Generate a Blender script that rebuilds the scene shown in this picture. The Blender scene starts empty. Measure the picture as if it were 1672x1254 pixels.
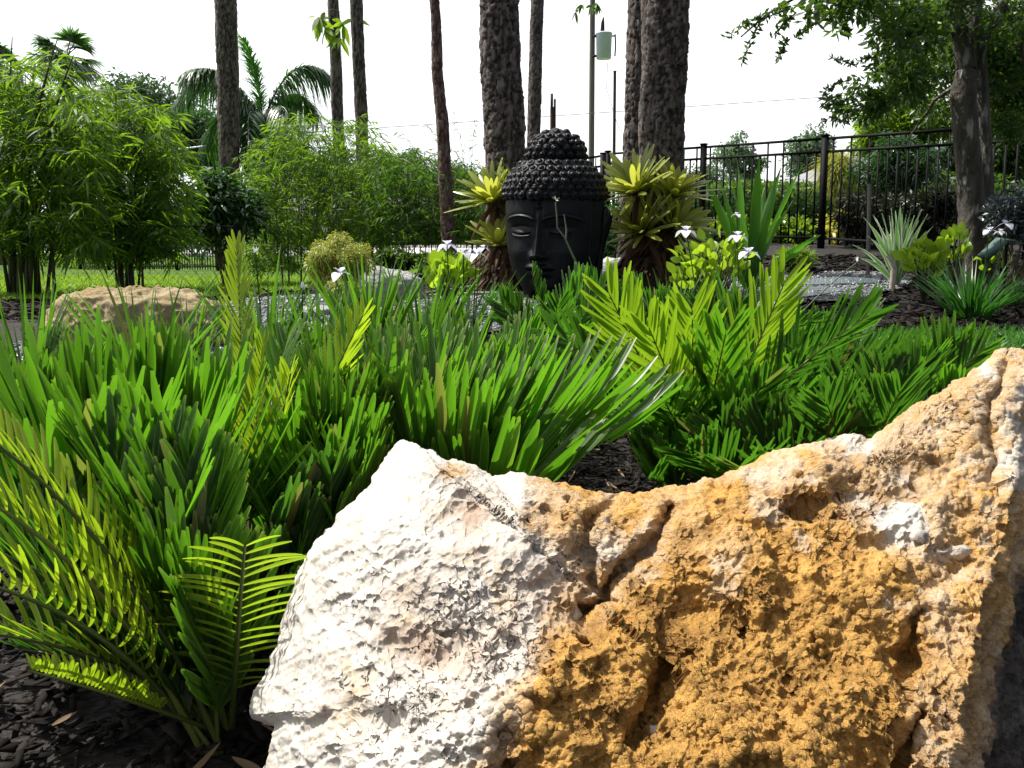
import bpy, math, random
import numpy as np
from mathutils import Vector, Matrix, Euler

# ------------------------------------------------------------------ camera, sky, sun, exposure
scene = bpy.context.scene
H_CAM, F_PX, CX, CY, HORIZON = 0.70, 1280.0, 836.0, 627.0, 345.0
PITCH = math.radians(6.0)                       # gentle tilt; the frame is the lower part of the lens image (vertical shift)
PCY = HORIZON + F_PX * math.tan(PITCH)
cam_d = bpy.data.cameras.new("camera")
cam_d.sensor_width = 36.0
cam_d.lens = F_PX / 1672.0 * 36.0
cam_d.shift_y = -(CY - PCY) / 1672.0
cam_d.clip_start = 0.02
cam_d.clip_end = 2000
cam = bpy.data.objects.new("camera", cam_d)
scene.collection.objects.link(cam)
cam.location = (0, 0, H_CAM)
cam.rotation_euler = (math.radians(90) - PITCH, 0, 0)
scene.camera = cam

SUN_EL, SUN_AZ = math.radians(56), math.radians(-66)     # azimuth from +Y (view direction), negative = left
world = bpy.data.worlds.new("World")
scene.world = world
world.use_nodes = True
wn = world.node_tree
for n in list(wn.nodes): wn.nodes.remove(n)
sky = wn.nodes.new("ShaderNodeTexSky")
sky.sky_type = 'NISHITA'
sky.sun_disc = False
sky.sun_elevation = SUN_EL
sky.sun_rotation = SUN_AZ
sky.dust_density = 6.0
sky.air_density = 1.0
sky.ozone_density = 0.6
desat = wn.nodes.new("ShaderNodeHueSaturation")
desat.inputs['Saturation'].default_value = 0.45
bg = wn.nodes.new("ShaderNodeBackground")
bg.inputs['Strength'].default_value = 0.11
wo = wn.nodes.new("ShaderNodeOutputWorld")
wn.links.new(sky.outputs[0], desat.inputs['Color'])
# bright white veil added ahead of the view and dimmer behind, as in the hazy white sky of the photograph
gtc = wn.nodes.new("ShaderNodeTexCoord")
gdot = wn.nodes.new("ShaderNodeVectorMath"); gdot.operation = 'DOT_PRODUCT'
gv = Vector((math.sin(SUN_AZ * 0.3), math.cos(SUN_AZ * 0.3), 0.25)).normalized()
gdot.inputs[1].default_value = tuple(gv)
wn.links.new(gtc.outputs['Generated'], gdot.inputs[0])
gmr = wn.nodes.new("ShaderNodeMapRange"); gmr.interpolation_type = 'SMOOTHSTEP'
gmr.inputs['From Min'].default_value = -0.1; gmr.inputs['From Max'].default_value = 0.85
gmr.inputs['To Min'].default_value = 0.0; gmr.inputs['To Max'].default_value = 1.0
wn.links.new(gdot.outputs['Value'], gmr.inputs['Value'])
veil = wn.nodes.new("ShaderNodeMix"); veil.data_type = 'RGBA'
veil.inputs[7].default_value = (8.6, 8.8, 9.0, 1)
wn.links.new(gmr.outputs[0], veil.inputs[0]); wn.links.new(desat.outputs[0], veil.inputs[6])
wn.links.new(veil.outputs[2], bg.inputs[0])
wn.links.new(bg.outputs[0], wo.inputs[0])

sun_d = bpy.data.lights.new("sun", 'SUN')
sun_d.energy = 5.0
sun_d.angle = math.radians(0.5)
sun_d.color = (1.0, 0.955, 0.87)
sun = bpy.data.objects.new("sun", sun_d)
scene.collection.objects.link(sun)
sun_dir = Vector((math.sin(SUN_AZ) * math.cos(SUN_EL), math.cos(SUN_AZ) * math.cos(SUN_EL), math.sin(SUN_EL)))
sun.rotation_euler = (-sun_dir).to_track_quat('-Z', 'Y').to_euler()
sun.location = sun_dir * 30

vs = scene.view_settings
vs.view_transform = 'Standard'
vs.look = 'None'
vs.exposure = 0.64
vs.gamma = 1.0
cy = scene.cycles
cy.max_bounces = 7
cy.diffuse_bounces = 3
cy.glossy_bounces = 2
cy.transmission_bounces = 4
cy.transparent_max_bounces = 8
cy.use_denoising = True
cy.sample_clamp_indirect = 4.0

rng = np.random.default_rng(7)
random.seed(7)
COL = scene.collection

# ------------------------------------------------------------------ pixel <-> world helpers (build time only)
cp, sp_ = math.cos(PITCH), math.sin(PITCH)
def ray(px, py):
    return np.array([px - CX, F_PX * cp + (PCY - py) * sp_, -F_PX * sp_ + (PCY - py) * cp])
def W(px, py, Y):
    d = ray(px, py)
    return np.array([0, 0, H_CAM]) + d * (Y / d[1])
def PXM(Y):             # metres per photo pixel at distance Y
    return Y / F_PX
def sstep(a, b, x):
    t = np.clip((np.asarray(x, float) - a) / (b - a), 0, 1)
    return t * t * (3 - 2 * t)
def gz(x, y):
    x = np.asarray(x, float); y = np.asarray(y, float)
    right = 0.23 * sstep(6, 11, y)
    left = -1.04 * np.clip((y - 6) / 18, 0, 1)
    w = sstep(-0.22, 0.16, x / np.maximum(y, 0.5))
    z = left * (1 - w) + right * w
    far = sstep(19, 28, y)
    return z * (1 - far) + (-1.08) * far
def PG(px, py):
    d = ray(px, py); s = 0.3 / d[1]
    for _ in range(4000):
        p = np.array([0, 0, H_CAM]) + d * s
        if p[2] <= gz(p[0], p[1]): return p
        s += 0.004 * max(1.0, p[1]) / d[1]
    return p
def G(x, y):
    return np.array([x, y, float(gz(x, y))])
def GX(px, Y):           # ground point at column px (at ground height) and distance Y
    x = 0.0
    d = ray(px, 400)
    x = d[0] / d[1] * Y
    return G(x, Y)

# ------------------------------------------------------------------ numpy noise
def _h(ix, iy, iz, s):
    n = (ix.astype(np.int64) * 374761393 + iy.astype(np.int64) * 668265263 + iz.astype(np.int64) * 2147483647 + s * 1274126177) & 0xFFFFFFFF
    n = ((n ^ (n >> 13)) * 1274126177) & 0xFFFFFFFF
    n = ((n ^ (n >> 16)) * 2246822519) & 0xFFFFFFFF
    return ((n ^ (n >> 15)) & 0xFFFFFF) / float(0xFFFFFF)
def vnoise(P, s=0):
    f = np.floor(P); i = f.astype(np.int64); t = P - f; t = t * t * t * (t * (t * 6 - 15) + 10)
    r = 0
    for dx in (0, 1):
        wx = t[:, 0] if dx else 1 - t[:, 0]
        for dy in (0, 1):
            wy = t[:, 1] if dy else 1 - t[:, 1]
            for dz in (0, 1):
                wz = t[:, 2] if dz else 1 - t[:, 2]
                r = r + wx * wy * wz * _h(i[:, 0] + dx, i[:, 1] + dy, i[:, 2] + dz, s)
    return r * 2 - 1
def fbm(P, o=4, s=0, g=0.5, ridged=False):
    a, r, tot = 1.0, 0, 0
    for k in range(o):
        n = vnoise(P * (2.03 ** k) + 17.3 * k, s + k)
        if ridged: n = 1 - 2 * np.abs(n)
        r = r + a * n; tot += a; a *= g
    return r / tot
def worley(P, s=0):
    f = np.floor(P).astype(np.int64); fr = P - f
    d1 = np.full(len(P), 9.0); d2 = np.full(len(P), 9.0); idv = np.zeros(len(P))
    for dx in (-1, 0, 1):
        for dy in (-1, 0, 1):
            for dz in (-1, 0, 1):
                cx, cy_, cz = f[:, 0] + dx, f[:, 1] + dy, f[:, 2] + dz
                q = np.stack([dx + _h(cx, cy_, cz, s), dy + _h(cx, cy_, cz, s + 1), dz + _h(cx, cy_, cz, s + 2)], 1) - fr
                d = np.sqrt((q ** 2).sum(1))
                m = d < d1
                idv = np.where(m, _h(cx, cy_, cz, s + 3), idv)
                d2 = np.where(m, d1, np.minimum(d2, d)); d1 = np.where(m, d, d1)
    return d1, d2, idv

# ------------------------------------------------------------------ mesh building
def norm(v):
    v = np.asarray(v, float)
    return v / np.maximum(np.linalg.norm(v, axis=-1, keepdims=True), 1e-9)
class MB:
    def __init__(s): s.V = []; s.F = []; s.A = []; s.n = 0
    def add(s, V, F, A=None):
        V = np.asarray(V, float).reshape(-1, 3)
        if len(V) == 0: return s
        s.V.append(V); s.A.append(np.zeros((len(V), 3)) if A is None else np.asarray(A, float).reshape(-1, 3))
        s.F.append(np.asarray(F, np.int64) + s.n); s.n += len(V)
        return s
    def mesh(s, name, off=(0, 0, 0), smooth=True):
        V = np.concatenate(s.V) - np.asarray(off, float)
        A = np.concatenate(s.A)
        me = bpy.data.meshes.new(name)
        sizes = np.concatenate([np.full(len(f), f.shape[1]) for f in s.F])
        idx = np.concatenate([f.reshape(-1) for f in s.F])
        me.vertices.add(len(V)); me.vertices.foreach_set('co', V.astype(np.float32).ravel())
        me.loops.add(len(idx)); me.loops.foreach_set('vertex_index', idx.astype(np.int32))
        me.polygons.add(len(sizes))
        st = np.concatenate([[0], np.cumsum(sizes)[:-1]])
        me.polygons.foreach_set('loop_start', st.astype(np.int32))
        me.polygons.foreach_set('loop_total', sizes.astype(np.int32))
        if smooth: me.polygons.foreach_set('use_smooth', np.ones(len(sizes), bool))
        at = me.attributes.new('lv', 'FLOAT_VECTOR', 'POINT')
        at.data.foreach_set('vector', A.astype(np.float32).ravel())
        me.update(calc_edges=True)
        return me
def tag(o, label=None, cat=None, group=None, kind=None):
    if label: o['label'] = label
    if cat: o['category'] = cat
    if group: o['group'] = group
    if kind: o['kind'] = kind
    return o
def thing(name, loc, label, cat, group=None):
    o = bpy.data.objects.new(name, None)
    o.empty_display_size = 0.1
    COL.objects.link(o); o.location = tuple(float(c) for c in loc)
    return tag(o, label, cat, group)
def part(name, mb, mat, parent, smooth=True, label=None):
    off = np.zeros(3); p = parent
    while p is not None:
        off = off + np.array(p.location); p = p.parent
    me = mb.mesh(name, off, smooth)
    me.materials.append(mat)
    o = bpy.data.objects.new(name, me)
    COL.objects.link(o); o.parent = parent
    if label: o['label'] = label
    return o
def solo(name, mb, mat, loc, label=None, cat=None, group=None, kind=None, smooth=True):
    me = mb.mesh(name, loc, smooth)
    me.materials.append(mat)
    o = bpy.data.objects.new(name, me)
    COL.objects.link(o); o.location = tuple(float(c) for c in loc)
    return tag(o, label, cat, group, kind)

def grid_faces(nr, nc, closed=False):
    r = np.arange(nr - 1)[:, None]; c = np.arange(nc if closed else nc - 1)[None, :]
    c2 = (c + 1) % nc
    a = r * nc + c; b = r * nc + c2; d = (r + 1) * nc + c; e = (r + 1) * nc + c2
    return np.stack([a, b, e, d], -1).reshape(-1, 4)
def tube(path, rad, sides=8, cap=True, att=None):
    path = np.asarray(path, float); n = len(path)
    rad = np.broadcast_to(np.asarray(rad, float), (n,))
    T = norm(np.gradient(path, axis=0))
    ref = np.array([0, 0, 1.0]) if abs(T[0][2]) < 0.9 else np.array([1.0, 0, 0])
    U = []
    u = norm(np.cross(T[0], ref))
    for k in range(n):
        u = norm(u - T[k] * np.dot(u, T[k])); U.append(u)
    U = np.array(U); Vv = np.cross(T, U)
    a = np.linspace(0, 2 * math.pi, sides, endpoint=False)
    ring = (U[:, None] * np.cos(a)[None, :, None] + Vv[:, None] * np.sin(a)[None, :, None]) * rad[:, None, None] + path[:, None]
    V = ring.reshape(-1, 3); F = grid_faces(n, sides, True)
    A = np.zeros((n, sides, 3)); A[..., 1] = np.linspace(0, 1, n)[:, None]
    if att is not None: A[..., 0] = att
    return V, F, A.reshape(-1, 3)
def box(c, s, rot=0.0, bev=0.0):
    c = np.asarray(c, float); s = np.asarray(s, float) / 2
    V = np.array([[x, y, z] for z in (-1, 1) for y in (-1, 1) for x in (-1, 1)], float) * s
    cr, sr = math.cos(rot), math.sin(rot)
    V = np.stack([V[:, 0] * cr - V[:, 1] * sr, V[:, 0] * sr + V[:, 1] * cr, V[:, 2]], 1) + c
    F = [[0, 2, 3, 1], [4, 5, 7, 6], [0, 1, 5, 4], [2, 6, 7, 3], [0, 4, 6, 2], [1, 3, 7, 5]]
    return V, np.array(F)
def beam(a, b, w, h):
    a = np.asarray(a, float); b = np.asarray(b, float); t = norm(b - a)
    s = norm(np.cross(t, [0, 0, 1])) if abs(t[2]) < .99 else np.array([1.0, 0, 0])
    u = np.cross(s, t)
    V = []
    for p in (a, b):
        for i, j in ((-1, -1), (1, -1), (1, 1), (-1, 1)):
            V.append(p + s * w / 2 * i + u * h / 2 * j)
    F = [[0, 1, 2, 3], [7, 6, 5, 4], [0, 4, 5, 1], [1, 5, 6, 2], [2, 6, 7, 3], [3, 7, 4, 0]]
    return np.array(V), np.array(F)
def ellipsoid(c, r, nu=16, nv=10):
    th = np.linspace(0, 2 * math.pi, nu, endpoint=False); ph = np.linspace(0.02, math.pi - 0.02, nv)
    V = np.stack([np.outer(np.sin(ph), np.cos(th)), np.outer(np.sin(ph), np.sin(th)), np.outer(np.cos(ph), np.ones(nu))], -1).reshape(-1, 3)
    return V * np.asarray(r) + np.asarray(c), grid_faces(nv, nu, True)
LEAF = (0.15, 1.0, 0.05)
STRAP = (0.45, 0.8, 1.0, 1.0, 0.85, 0.55, 0.06)
def blades(P, D, S, L, Wd, k=2, prof=LEAF, droop=0.0, curl=0.0, fold=0.0, v=None, bend=None):
    P = np.atleast_2d(np.asarray(P, float)); n = len(P)
    D = norm(np.broadcast_to(np.asarray(D, float), (n, 3))); S = np.broadcast_to(np.asarray(S, float), (n, 3))
    S = norm(S - D * (S * D).sum(1, keepdims=True)); N = np.cross(S, D)
    L = np.broadcast_to(np.asarray(L, float), (n,)); Wd = np.broadcast_to(np.asarray(Wd, float), (n,))
    droop = np.broadcast_to(np.asarray(droop, float), (n,)); curl = np.broadcast_to(np.asarray(curl, float), (n,))
    t = np.linspace(0, 1, k + 1)
    w = np.interp(t, np.linspace(0, 1, len(prof)), prof)
    C = P[:, None] + D[:, None] * (L[:, None] * t)[..., None]
    C = C + N[:, None] * (curl[:, None] * L[:, None] * t ** 2)[..., None]
    C[..., 2] -= droop[:, None] * L[:, None] * t ** 2
    if bend is not None: C = C + np.asarray(bend, float)[:, None] * (L[:, None] * t ** 2)[..., None]
    hw = (Wd[:, None] * w / 2)[..., None]
    cols = [C - S[:, None] * hw, C + S[:, None] * hw] if fold == 0 else \
           [C - S[:, None] * hw + N[:, None] * hw * fold, C, C + S[:, None] * hw + N[:, None] * hw * fold]
    nc = len(cols)
    V = np.stack(cols, 2)
    A = np.zeros(V.shape); 
    A[..., 0] = (rng.random(n) if v is None else np.broadcast_to(v, (n,)))[:, None, None]
    A[..., 1] = t[None, :, None]; A[..., 2] = np.linspace(-1, 1, nc)[None, None, :]
    F = grid_faces(k + 1, nc)
    F = (F[None] + (np.arange(n) * (k + 1) * nc)[:, None, None]).reshape(-1, 4)
    return V.reshape(-1, 3), F, A.reshape(-1, 3)
def rdir(n, zb=0.0, zs=1.0):
    v = rng.normal(size=(n, 3)); v[:, 2] = v[:, 2] * zs + zb
    return norm(v)

# ------------------------------------------------------------------ materials
def new_mat(name):
    m = bpy.data.materials.new(name); m.use_nodes = True
    nt = m.node_tree
    for n in list(nt.nodes): nt.nodes.remove(n)
    out = nt.nodes.new("ShaderNodeOutputMaterial")
    return m, nt, out
def nd(nt, typ, **kw):
    n = nt.nodes.new(typ)
    for k, v in kw.items():
        if k.startswith('_'): setattr(n, k[1:], v)
        else: n.inputs[k.replace('__', ' ')].default_value = v
    return n
def rgb(c): return (c[0], c[1], c[2], 1.0)
def ramp(nt, fac, stops, interp='LINEAR'):
    r = nt.nodes.new("ShaderNodeValToRGB"); r.color_ramp.interpolation = interp
    e = r.color_ramp.elements
    while len(e) > 1: e.remove(e[-1])
    e[0].position = stops[0][0]; e[0].color = rgb(stops[0][1])
    for p, c in stops[1:]:
        x = e.new(p); x.color = rgb(c)
    nt.links.new(fac, r.inputs[0]); return r.outputs[0]
def math_(nt, op, a, b=None, clamp=False):
    n = nt.nodes.new("ShaderNodeMath"); n.operation = op; n.use_clamp = clamp
    for i, x in enumerate((a, b)):
        if x is None: continue
        if isinstance(x, (int, float)): n.inputs[i].default_value = x
        else: nt.links.new(x, n.inputs[i])
    return n.outputs[0]
def mixc(nt, fac, a, b, mode='MIX'):
    n = nt.nodes.new("ShaderNodeMix"); n.data_type = 'RGBA'; n.blend_type = mode
    if isinstance(fac, (int, float)): n.inputs[0].default_value = fac
    else: nt.links.new(fac, n.inputs[0])
    for i, x in ((6, a), (7, b)):
        if isinstance(x, tuple): n.inputs[i].default_value = rgb(x)
        else: nt.links.new(x, n.inputs[i])
    return n.outputs[2]
def coords(nt, kind='Object', scale=(1, 1, 1)):
    tc = nt.nodes.new("ShaderNodeTexCoord"); mp = nt.nodes.new("ShaderNodeMapping")
    mp.inputs['Scale'].default_value = scale
    nt.links.new(tc.outputs[kind], mp.inputs[0]); return mp.outputs[0]
def noise(nt, vec, scale, detail=4, rough=0.55, dist=0.0):
    n = nd(nt, "ShaderNodeTexNoise", Scale=scale, Detail=detail, Roughness=rough, Distortion=dist)
    nt.links.new(vec, n.inputs['Vector']); return n.outputs[0]
def bump(nt, h, strength=0.5, dist=0.01, prev=None):
    b = nd(nt, "ShaderNodeBump", Strength=strength, Distance=dist)
    nt.links.new(h, b.inputs['Height'])
    if prev is not None: nt.links.new(prev, b.inputs['Normal'])
    return b.outputs[0]

def leaf_mat(name, dark, light, trans, tmix=0.45, rough=0.38, spec=0.5, tip=None, edge=None, base=None, stripes=0.0, band=None):
    m, nt, out = new_mat(name)
    at = nt.nodes.new("ShaderNodeAttribute"); at.attribute_name = 'lv'
    sx = nt.nodes.new("ShaderNodeSeparateXYZ"); nt.links.new(at.outputs['Vector'], sx.inputs[0])
    r, t, u = sx.outputs
    vec = coords(nt, 'Object')
    nz = noise(nt, vec, 3.0, 3)
    fac = math_(nt, 'ADD', math_(nt, 'MULTIPLY', r, 0.7), math_(nt, 'MULTIPLY', math_(nt, 'SUBTRACT', nz, 0.35), 0.7), True)
    c = ramp(nt, fac, [(0, dark), (1, light)])
    tc = ramp(nt, fac, [(0, tuple(x * 0.72 for x in trans)), (1, trans)])
    au = math_(nt, 'ABSOLUTE', u)
    if stripes:
        st = nd(nt, "ShaderNodeTexWave", Scale=2.2, Distortion=0.6); st.bands_direction = 'X'
        cx = nt.nodes.new("ShaderNodeCombineXYZ"); nt.links.new(math_(nt, 'MULTIPLY', u, 1.0), cx.inputs[0]); nt.links.new(r, cx.inputs[1])
        nt.links.new(cx.outputs[0], st.inputs['Vector'])
        k = math_(nt, 'MULTIPLY', st.outputs[1], stripes)
        c = mixc(nt, k, c, tuple(min(1, x * 1.7 + .02) for x in light)); tc = mixc(nt, k, tc, tuple(x * .55 for x in trans))
        nb = noise(nt, coords(nt, 'Object'), 60, 3)
        c = mixc(nt, math_(nt, 'MULTIPLY', nb, 0.4), c, dark)
    if band is not None:                 # pale margins of variegated leaves
        k = ramp(nt, au, [(0.45, (0, 0, 0)), (0.7, (1, 1, 1))])
        c = mixc(nt, k, c, band); tc = mixc(nt, k, tc, tuple(x * .8 for x in band))
    if edge is not None:
        k = ramp(nt, au, [(0.72, (0, 0, 0)), (1.0, (1, 1, 1))])
        c = mixc(nt, math_(nt, 'MULTIPLY', k, 0.85), c, edge)
    if tip is not None:
        k = ramp(nt, t, [(0.93, (0, 0, 0)), (1.0, (1, 1, 1))])
        c = mixc(nt, math_(nt, 'MULTIPLY', k, 0.8), c, tip)
    if stripes:
        kb = ramp(nt, r, [(0.975, (0, 0, 0)), (0.985, (1, 1, 1))], 'LINEAR')
        c = mixc(nt, math_(nt, 'MULTIPLY', kb, 0.55), c, (0.22, 0.17, 0.06)); tc = mixc(nt, math_(nt, 'MULTIPLY', kb, 0.55), tc, (0.30, 0.22, 0.06))
        spn = ramp(nt, noise(nt, coords(nt, 'Object'), 130, 2), [(0.70, (0, 0, 0)), (0.76, (1, 1, 1))])
        c = mixc(nt, math_(nt, 'MULTIPLY', spn, 0.5), c, (0.16, 0.15, 0.06))
    if base is not None:
        k = ramp(nt, t, [(0.0, (1, 1, 1)), (0.28, (0, 0, 0))])
        c = mixc(nt, k, c, base); tc = mixc(nt, k, tc, base)
    pr = nd(nt, "ShaderNodeBsdfPrincipled", Roughness=rough)
    pr.inputs['Specular IOR Level'].default_value = spec
    nt.links.new(c, pr.inputs['Base Color'])
    tr = nt.nodes.new("ShaderNodeBsdfTranslucent"); nt.links.new(tc, tr.inputs[0])
    mx = nt.nodes.new("ShaderNodeMixShader"); mx.inputs[0].default_value = tmix
    nt.links.new(pr.outputs[0], mx.inputs[1]); nt.links.new(tr.outputs[0], mx.inputs[2])
    nt.links.new(mx.outputs[0], out.inputs[0])
    return m
def solid_mat(name, c1, c2, scale=8, rough=0.7, spec=0.4, bs=0.3, bd=0.005, bscale=40, stretch=(1, 1, 1), metal=0.0, extra=None):
    m, nt, out = new_mat(name)
    vec = coords(nt, 'Object', stretch)
    nz = noise(nt, vec, scale, 6, 0.6)
    c = ramp(nt, nz, [(0.3, c1), (0.7, c2)])
    if extra:
        n2 = noise(nt, vec, extra[0], 4); k = ramp(nt, n2, [(extra[1], (0, 0, 0)), (extra[1] + .08, (1, 1, 1))]); c = mixc(nt, k, c, extra[2])
    pr = nd(nt, "ShaderNodeBsdfPrincipled", Roughness=rough, Metallic=metal)
    pr.inputs['Specular IOR Level'].default_value = spec
    nt.links.new(c, pr.inputs['Base Color'])
    b = bump(nt, noise(nt, vec, bscale, 5, 0.6), bs, bd)
    nt.links.new(b, pr.inputs['Normal'])
    nt.links.new(pr.outputs[0], out.inputs[0])
    return m

M = {}
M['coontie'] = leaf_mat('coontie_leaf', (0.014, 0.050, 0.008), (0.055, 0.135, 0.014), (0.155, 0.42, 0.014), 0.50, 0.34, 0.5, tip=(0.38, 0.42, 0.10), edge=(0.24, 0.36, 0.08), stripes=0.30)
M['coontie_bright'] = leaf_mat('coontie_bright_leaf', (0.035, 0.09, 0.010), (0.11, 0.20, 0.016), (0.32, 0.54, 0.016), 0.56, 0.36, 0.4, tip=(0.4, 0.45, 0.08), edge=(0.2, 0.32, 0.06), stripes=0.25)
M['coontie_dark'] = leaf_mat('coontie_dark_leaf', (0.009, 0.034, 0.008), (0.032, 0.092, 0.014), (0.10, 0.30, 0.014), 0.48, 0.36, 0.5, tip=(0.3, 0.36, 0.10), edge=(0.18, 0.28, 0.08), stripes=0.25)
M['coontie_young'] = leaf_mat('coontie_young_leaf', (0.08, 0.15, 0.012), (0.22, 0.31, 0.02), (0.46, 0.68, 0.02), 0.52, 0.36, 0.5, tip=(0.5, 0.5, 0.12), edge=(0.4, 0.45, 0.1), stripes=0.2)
M['rachis'] = leaf_mat('rachis', (0.05, 0.08, 0.015), (0.16, 0.18, 0.03), (0.1, 0.15, 0.02), 0.1, 0.45)
M['iris'] = leaf_mat('iris_leaf', (0.018, 0.06, 0.012), (0.05, 0.135, 0.02), (0.15, 0.38, 0.02), 0.45, 0.35, 0.5, tip=(0.25, 0.25, 0.08), stripes=0.3)
M['bamboo'] = leaf_mat('bamboo_leaf', (0.014, 0.048, 0.008), (0.065, 0.145, 0.015), (0.24, 0.44, 0.02), 0.5, 0.5, 0.22)
M['bamboo_fine'] = leaf_mat('bamboo_fine_leaf', (0.012, 0.045, 0.008), (0.05, 0.12, 0.014), (0.18, 0.38, 0.02), 0.42, 0.5, 0.22)
M['culm'] = leaf_mat('bamboo_culm', (0.022, 0.032, 0.010), (0.06, 0.065, 0.02), (0.1, 0.1, 0.02), 0.03, 0.4)
M['glossy'] = leaf_mat('glossy_leaf', (0.012, 0.04, 0.012), (0.04, 0.10, 0.025), (0.07, 0.22, 0.02), 0.25, 0.18, 0.9)
M['dark_leaf'] = leaf_mat('dark_tree_leaf', (0.010, 0.032, 0.008), (0.042, 0.09, 0.016), (0.14, 0.28, 0.02), 0.40, 0.40, 0.35)
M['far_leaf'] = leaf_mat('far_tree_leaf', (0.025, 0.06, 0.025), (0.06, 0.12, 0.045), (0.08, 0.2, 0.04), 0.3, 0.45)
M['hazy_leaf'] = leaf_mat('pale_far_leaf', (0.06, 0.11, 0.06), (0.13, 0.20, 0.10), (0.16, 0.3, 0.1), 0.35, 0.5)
M['lime_leaf'] = leaf_mat('lime_leaf', (0.05, 0.11, 0.012), (0.15, 0.25, 0.025), (0.34, 0.54, 0.03), 0.45, 0.35)
M['yellow_leaf'] = leaf_mat('yellow_leaf', (0.26, 0.28, 0.03), (0.55, 0.52, 0.08), (0.75, 0.72, 0.08), 0.45, 0.4)
M['palm'] = leaf_mat('palm_leaf', (0.018, 0.06, 0.018), (0.05, 0.12, 0.03), (0.10, 0.28, 0.03), 0.3, 0.35, 0.6)
M['palm_bright'] = leaf_mat('palm_spear_leaf', (0.05, 0.18, 0.02), (0.10, 0.32, 0.04), (0.18, 0.6, 0.04), 0.4, 0.35, 0.6)
M['bromeliad'] = leaf_mat('bromeliad_leaf', (0.13, 0.18, 0.03), (0.34, 0.38, 0.06), (0.62, 0.66, 0.08), 0.45, 0.32, 0.6, base=(0.10, 0.07, 0.05), tip=(0.5, 0.5, 0.1))
M['bromeliad_dull'] = leaf_mat('bromeliad_dull_leaf', (0.06, 0.09, 0.035), (0.15, 0.19, 0.07), (0.22, 0.30, 0.07), 0.35, 0.35, 0.6, base=(0.12, 0.07, 0.05))
M['dead_leaf'] = leaf_mat('dead_leaf', (0.05, 0.025, 0.015), (0.16, 0.09, 0.05), (0.15, 0.07, 0.03), 0.15, 0.7, 0.2)
M['crinum'] = leaf_mat('crinum_leaf', (0.025, 0.085, 0.015), (0.06, 0.17, 0.02), (0.15, 0.45, 0.02), 0.40, 0.28, 0.7, edge=(.2, .35, .08))
M['variegated'] = leaf_mat('variegated_leaf', (0.06, 0.16, 0.04), (0.13, 0.28, 0.07), (0.2, 0.5, 0.08), 0.35, 0.35, 0.6, band=(0.50, 0.55, 0.42))
M['liriope'] = leaf_mat('liriope_leaf', (0.015, 0.055, 0.012), (0.04, 0.12, 0.02), (0.07, 0.30, 0.02), 0.35, 0.35, 0.6)
M['croton'] = leaf_mat('lime_broad_leaf', (0.08, 0.17, 0.015), (0.24, 0.38, 0.03), (0.48, 0.72, 0.03), 0.50, 0.35)
M['golden'] = leaf_mat('golden_shrub_leaf', (0.17, 0.21, 0.03), (0.40, 0.42, 0.07), (0.55, 0.58, 0.06), 0.35, 0.5)
M['purple_leaf'] = leaf_mat('purple_leaf', (0.010, 0.016, 0.008), (0.030, 0.036, 0.016), (0.05, 0.07, 0.02), 0.2, 0.35, 0.6)
M['blue_leaf'] = leaf_mat('bluish_leaf', (0.02, 0.03, 0.035), (0.07, 0.09, 0.10), (0.05, 0.09, 0.06), 0.2, 0.3, 0.8)
M['pale_stalk'] = leaf_mat('pale_stalk', (0.14, 0.18, 0.10), (0.22, 0.27, 0.16), (0.2, 0.3, 0.1), 0.15, 0.5)
M['hedge'] = leaf_mat('hedge_leaf', (0.02, 0.06, 0.01), (0.08, 0.17, 0.02), (0.18, 0.34, 0.02), 0.4, 0.4)
M['grass'] = leaf_mat('lawn_grass', (0.07, 0.15, 0.01), (0.16, 0.30, 0.02), (0.38, 0.62, 0.03), 0.45, 0.5)
M['grass_near'] = leaf_mat('near_grass', (0.02, 0.08, 0.012), (0.06, 0.18, 0.025), (0.12, 0.40, 0.03), 0.40, 0.45)
M['petal'] = leaf_mat('white_petal', (0.75, 0.75, 0.82), (0.9, 0.9, 0.95), (0.85, 0.85, 0.95), 0.35, 0.5)
M['petal_violet'] = leaf_mat('violet_petal', (0.35, 0.33, 0.7), (0.5, 0.48, 0.8), (0.4, 0.4, 0.8), 0.3, 0.5)
M['bamboo_twig'] = solid_mat('twig', (0.06, 0.05, 0.03), (0.14, 0.12, 0.07), 20)
M['black_metal'] = solid_mat('black_fence_paint', (0.004, 0.004, 0.005), (0.007, 0.007, 0.008), 20, 0.65, 0.12, 0.1, 0.001)
M['trunk_grey'] = solid_mat('grey_trunk', (0.035, 0.032, 0.027), (0.11, 0.10, 0.085), 14, 0.9, 0.2, 0.8, 0.02, 30, (1, 1, 0.3), extra=(9, 0.6, (0.30, 0.31, 0.27)))
M['pole_wood'] = solid_mat('weathered_pole', (0.10, 0.09, 0.085), (0.22, 0.20, 0.19), 12, 0.9, 0.2, 0.6, 0.01, 30, (1, 1, 0.1))
M['rust_wood'] = solid_mat('dark_post', (0.035, 0.022, 0.018), (0.09, 0.06, 0.05), 12, 0.9, 0.2, 0.6, 0.01, 30, (1, 1, 0.15))
M['transformer'] = solid_mat('transformer_paint', (0.58, 0.62, 0.85), (0.66, 0.70, 0.92), 5, 0.45, 0.4, 0.05, 0.002)
M['house_wall'] = solid_mat('stucco_wall', (0.45, 0.44, 0.42), (0.55, 0.54, 0.5), 4, 0.9)
M['house_roof'] = solid_mat('grey_roof', (0.16, 0.16, 0.17), (0.26, 0.26, 0.27), 6, 0.9)
M['glass'] = solid_mat('window_glass', (0.02, 0.025, 0.03), (0.03, 0.035, 0.04), 3, 0.08, 0.8, 0.0)
M['road'] = solid_mat('concrete_road', (0.50, 0.49, 0.47), (0.62, 0.61, 0.59), 2, 0.9, 0.2)
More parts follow.
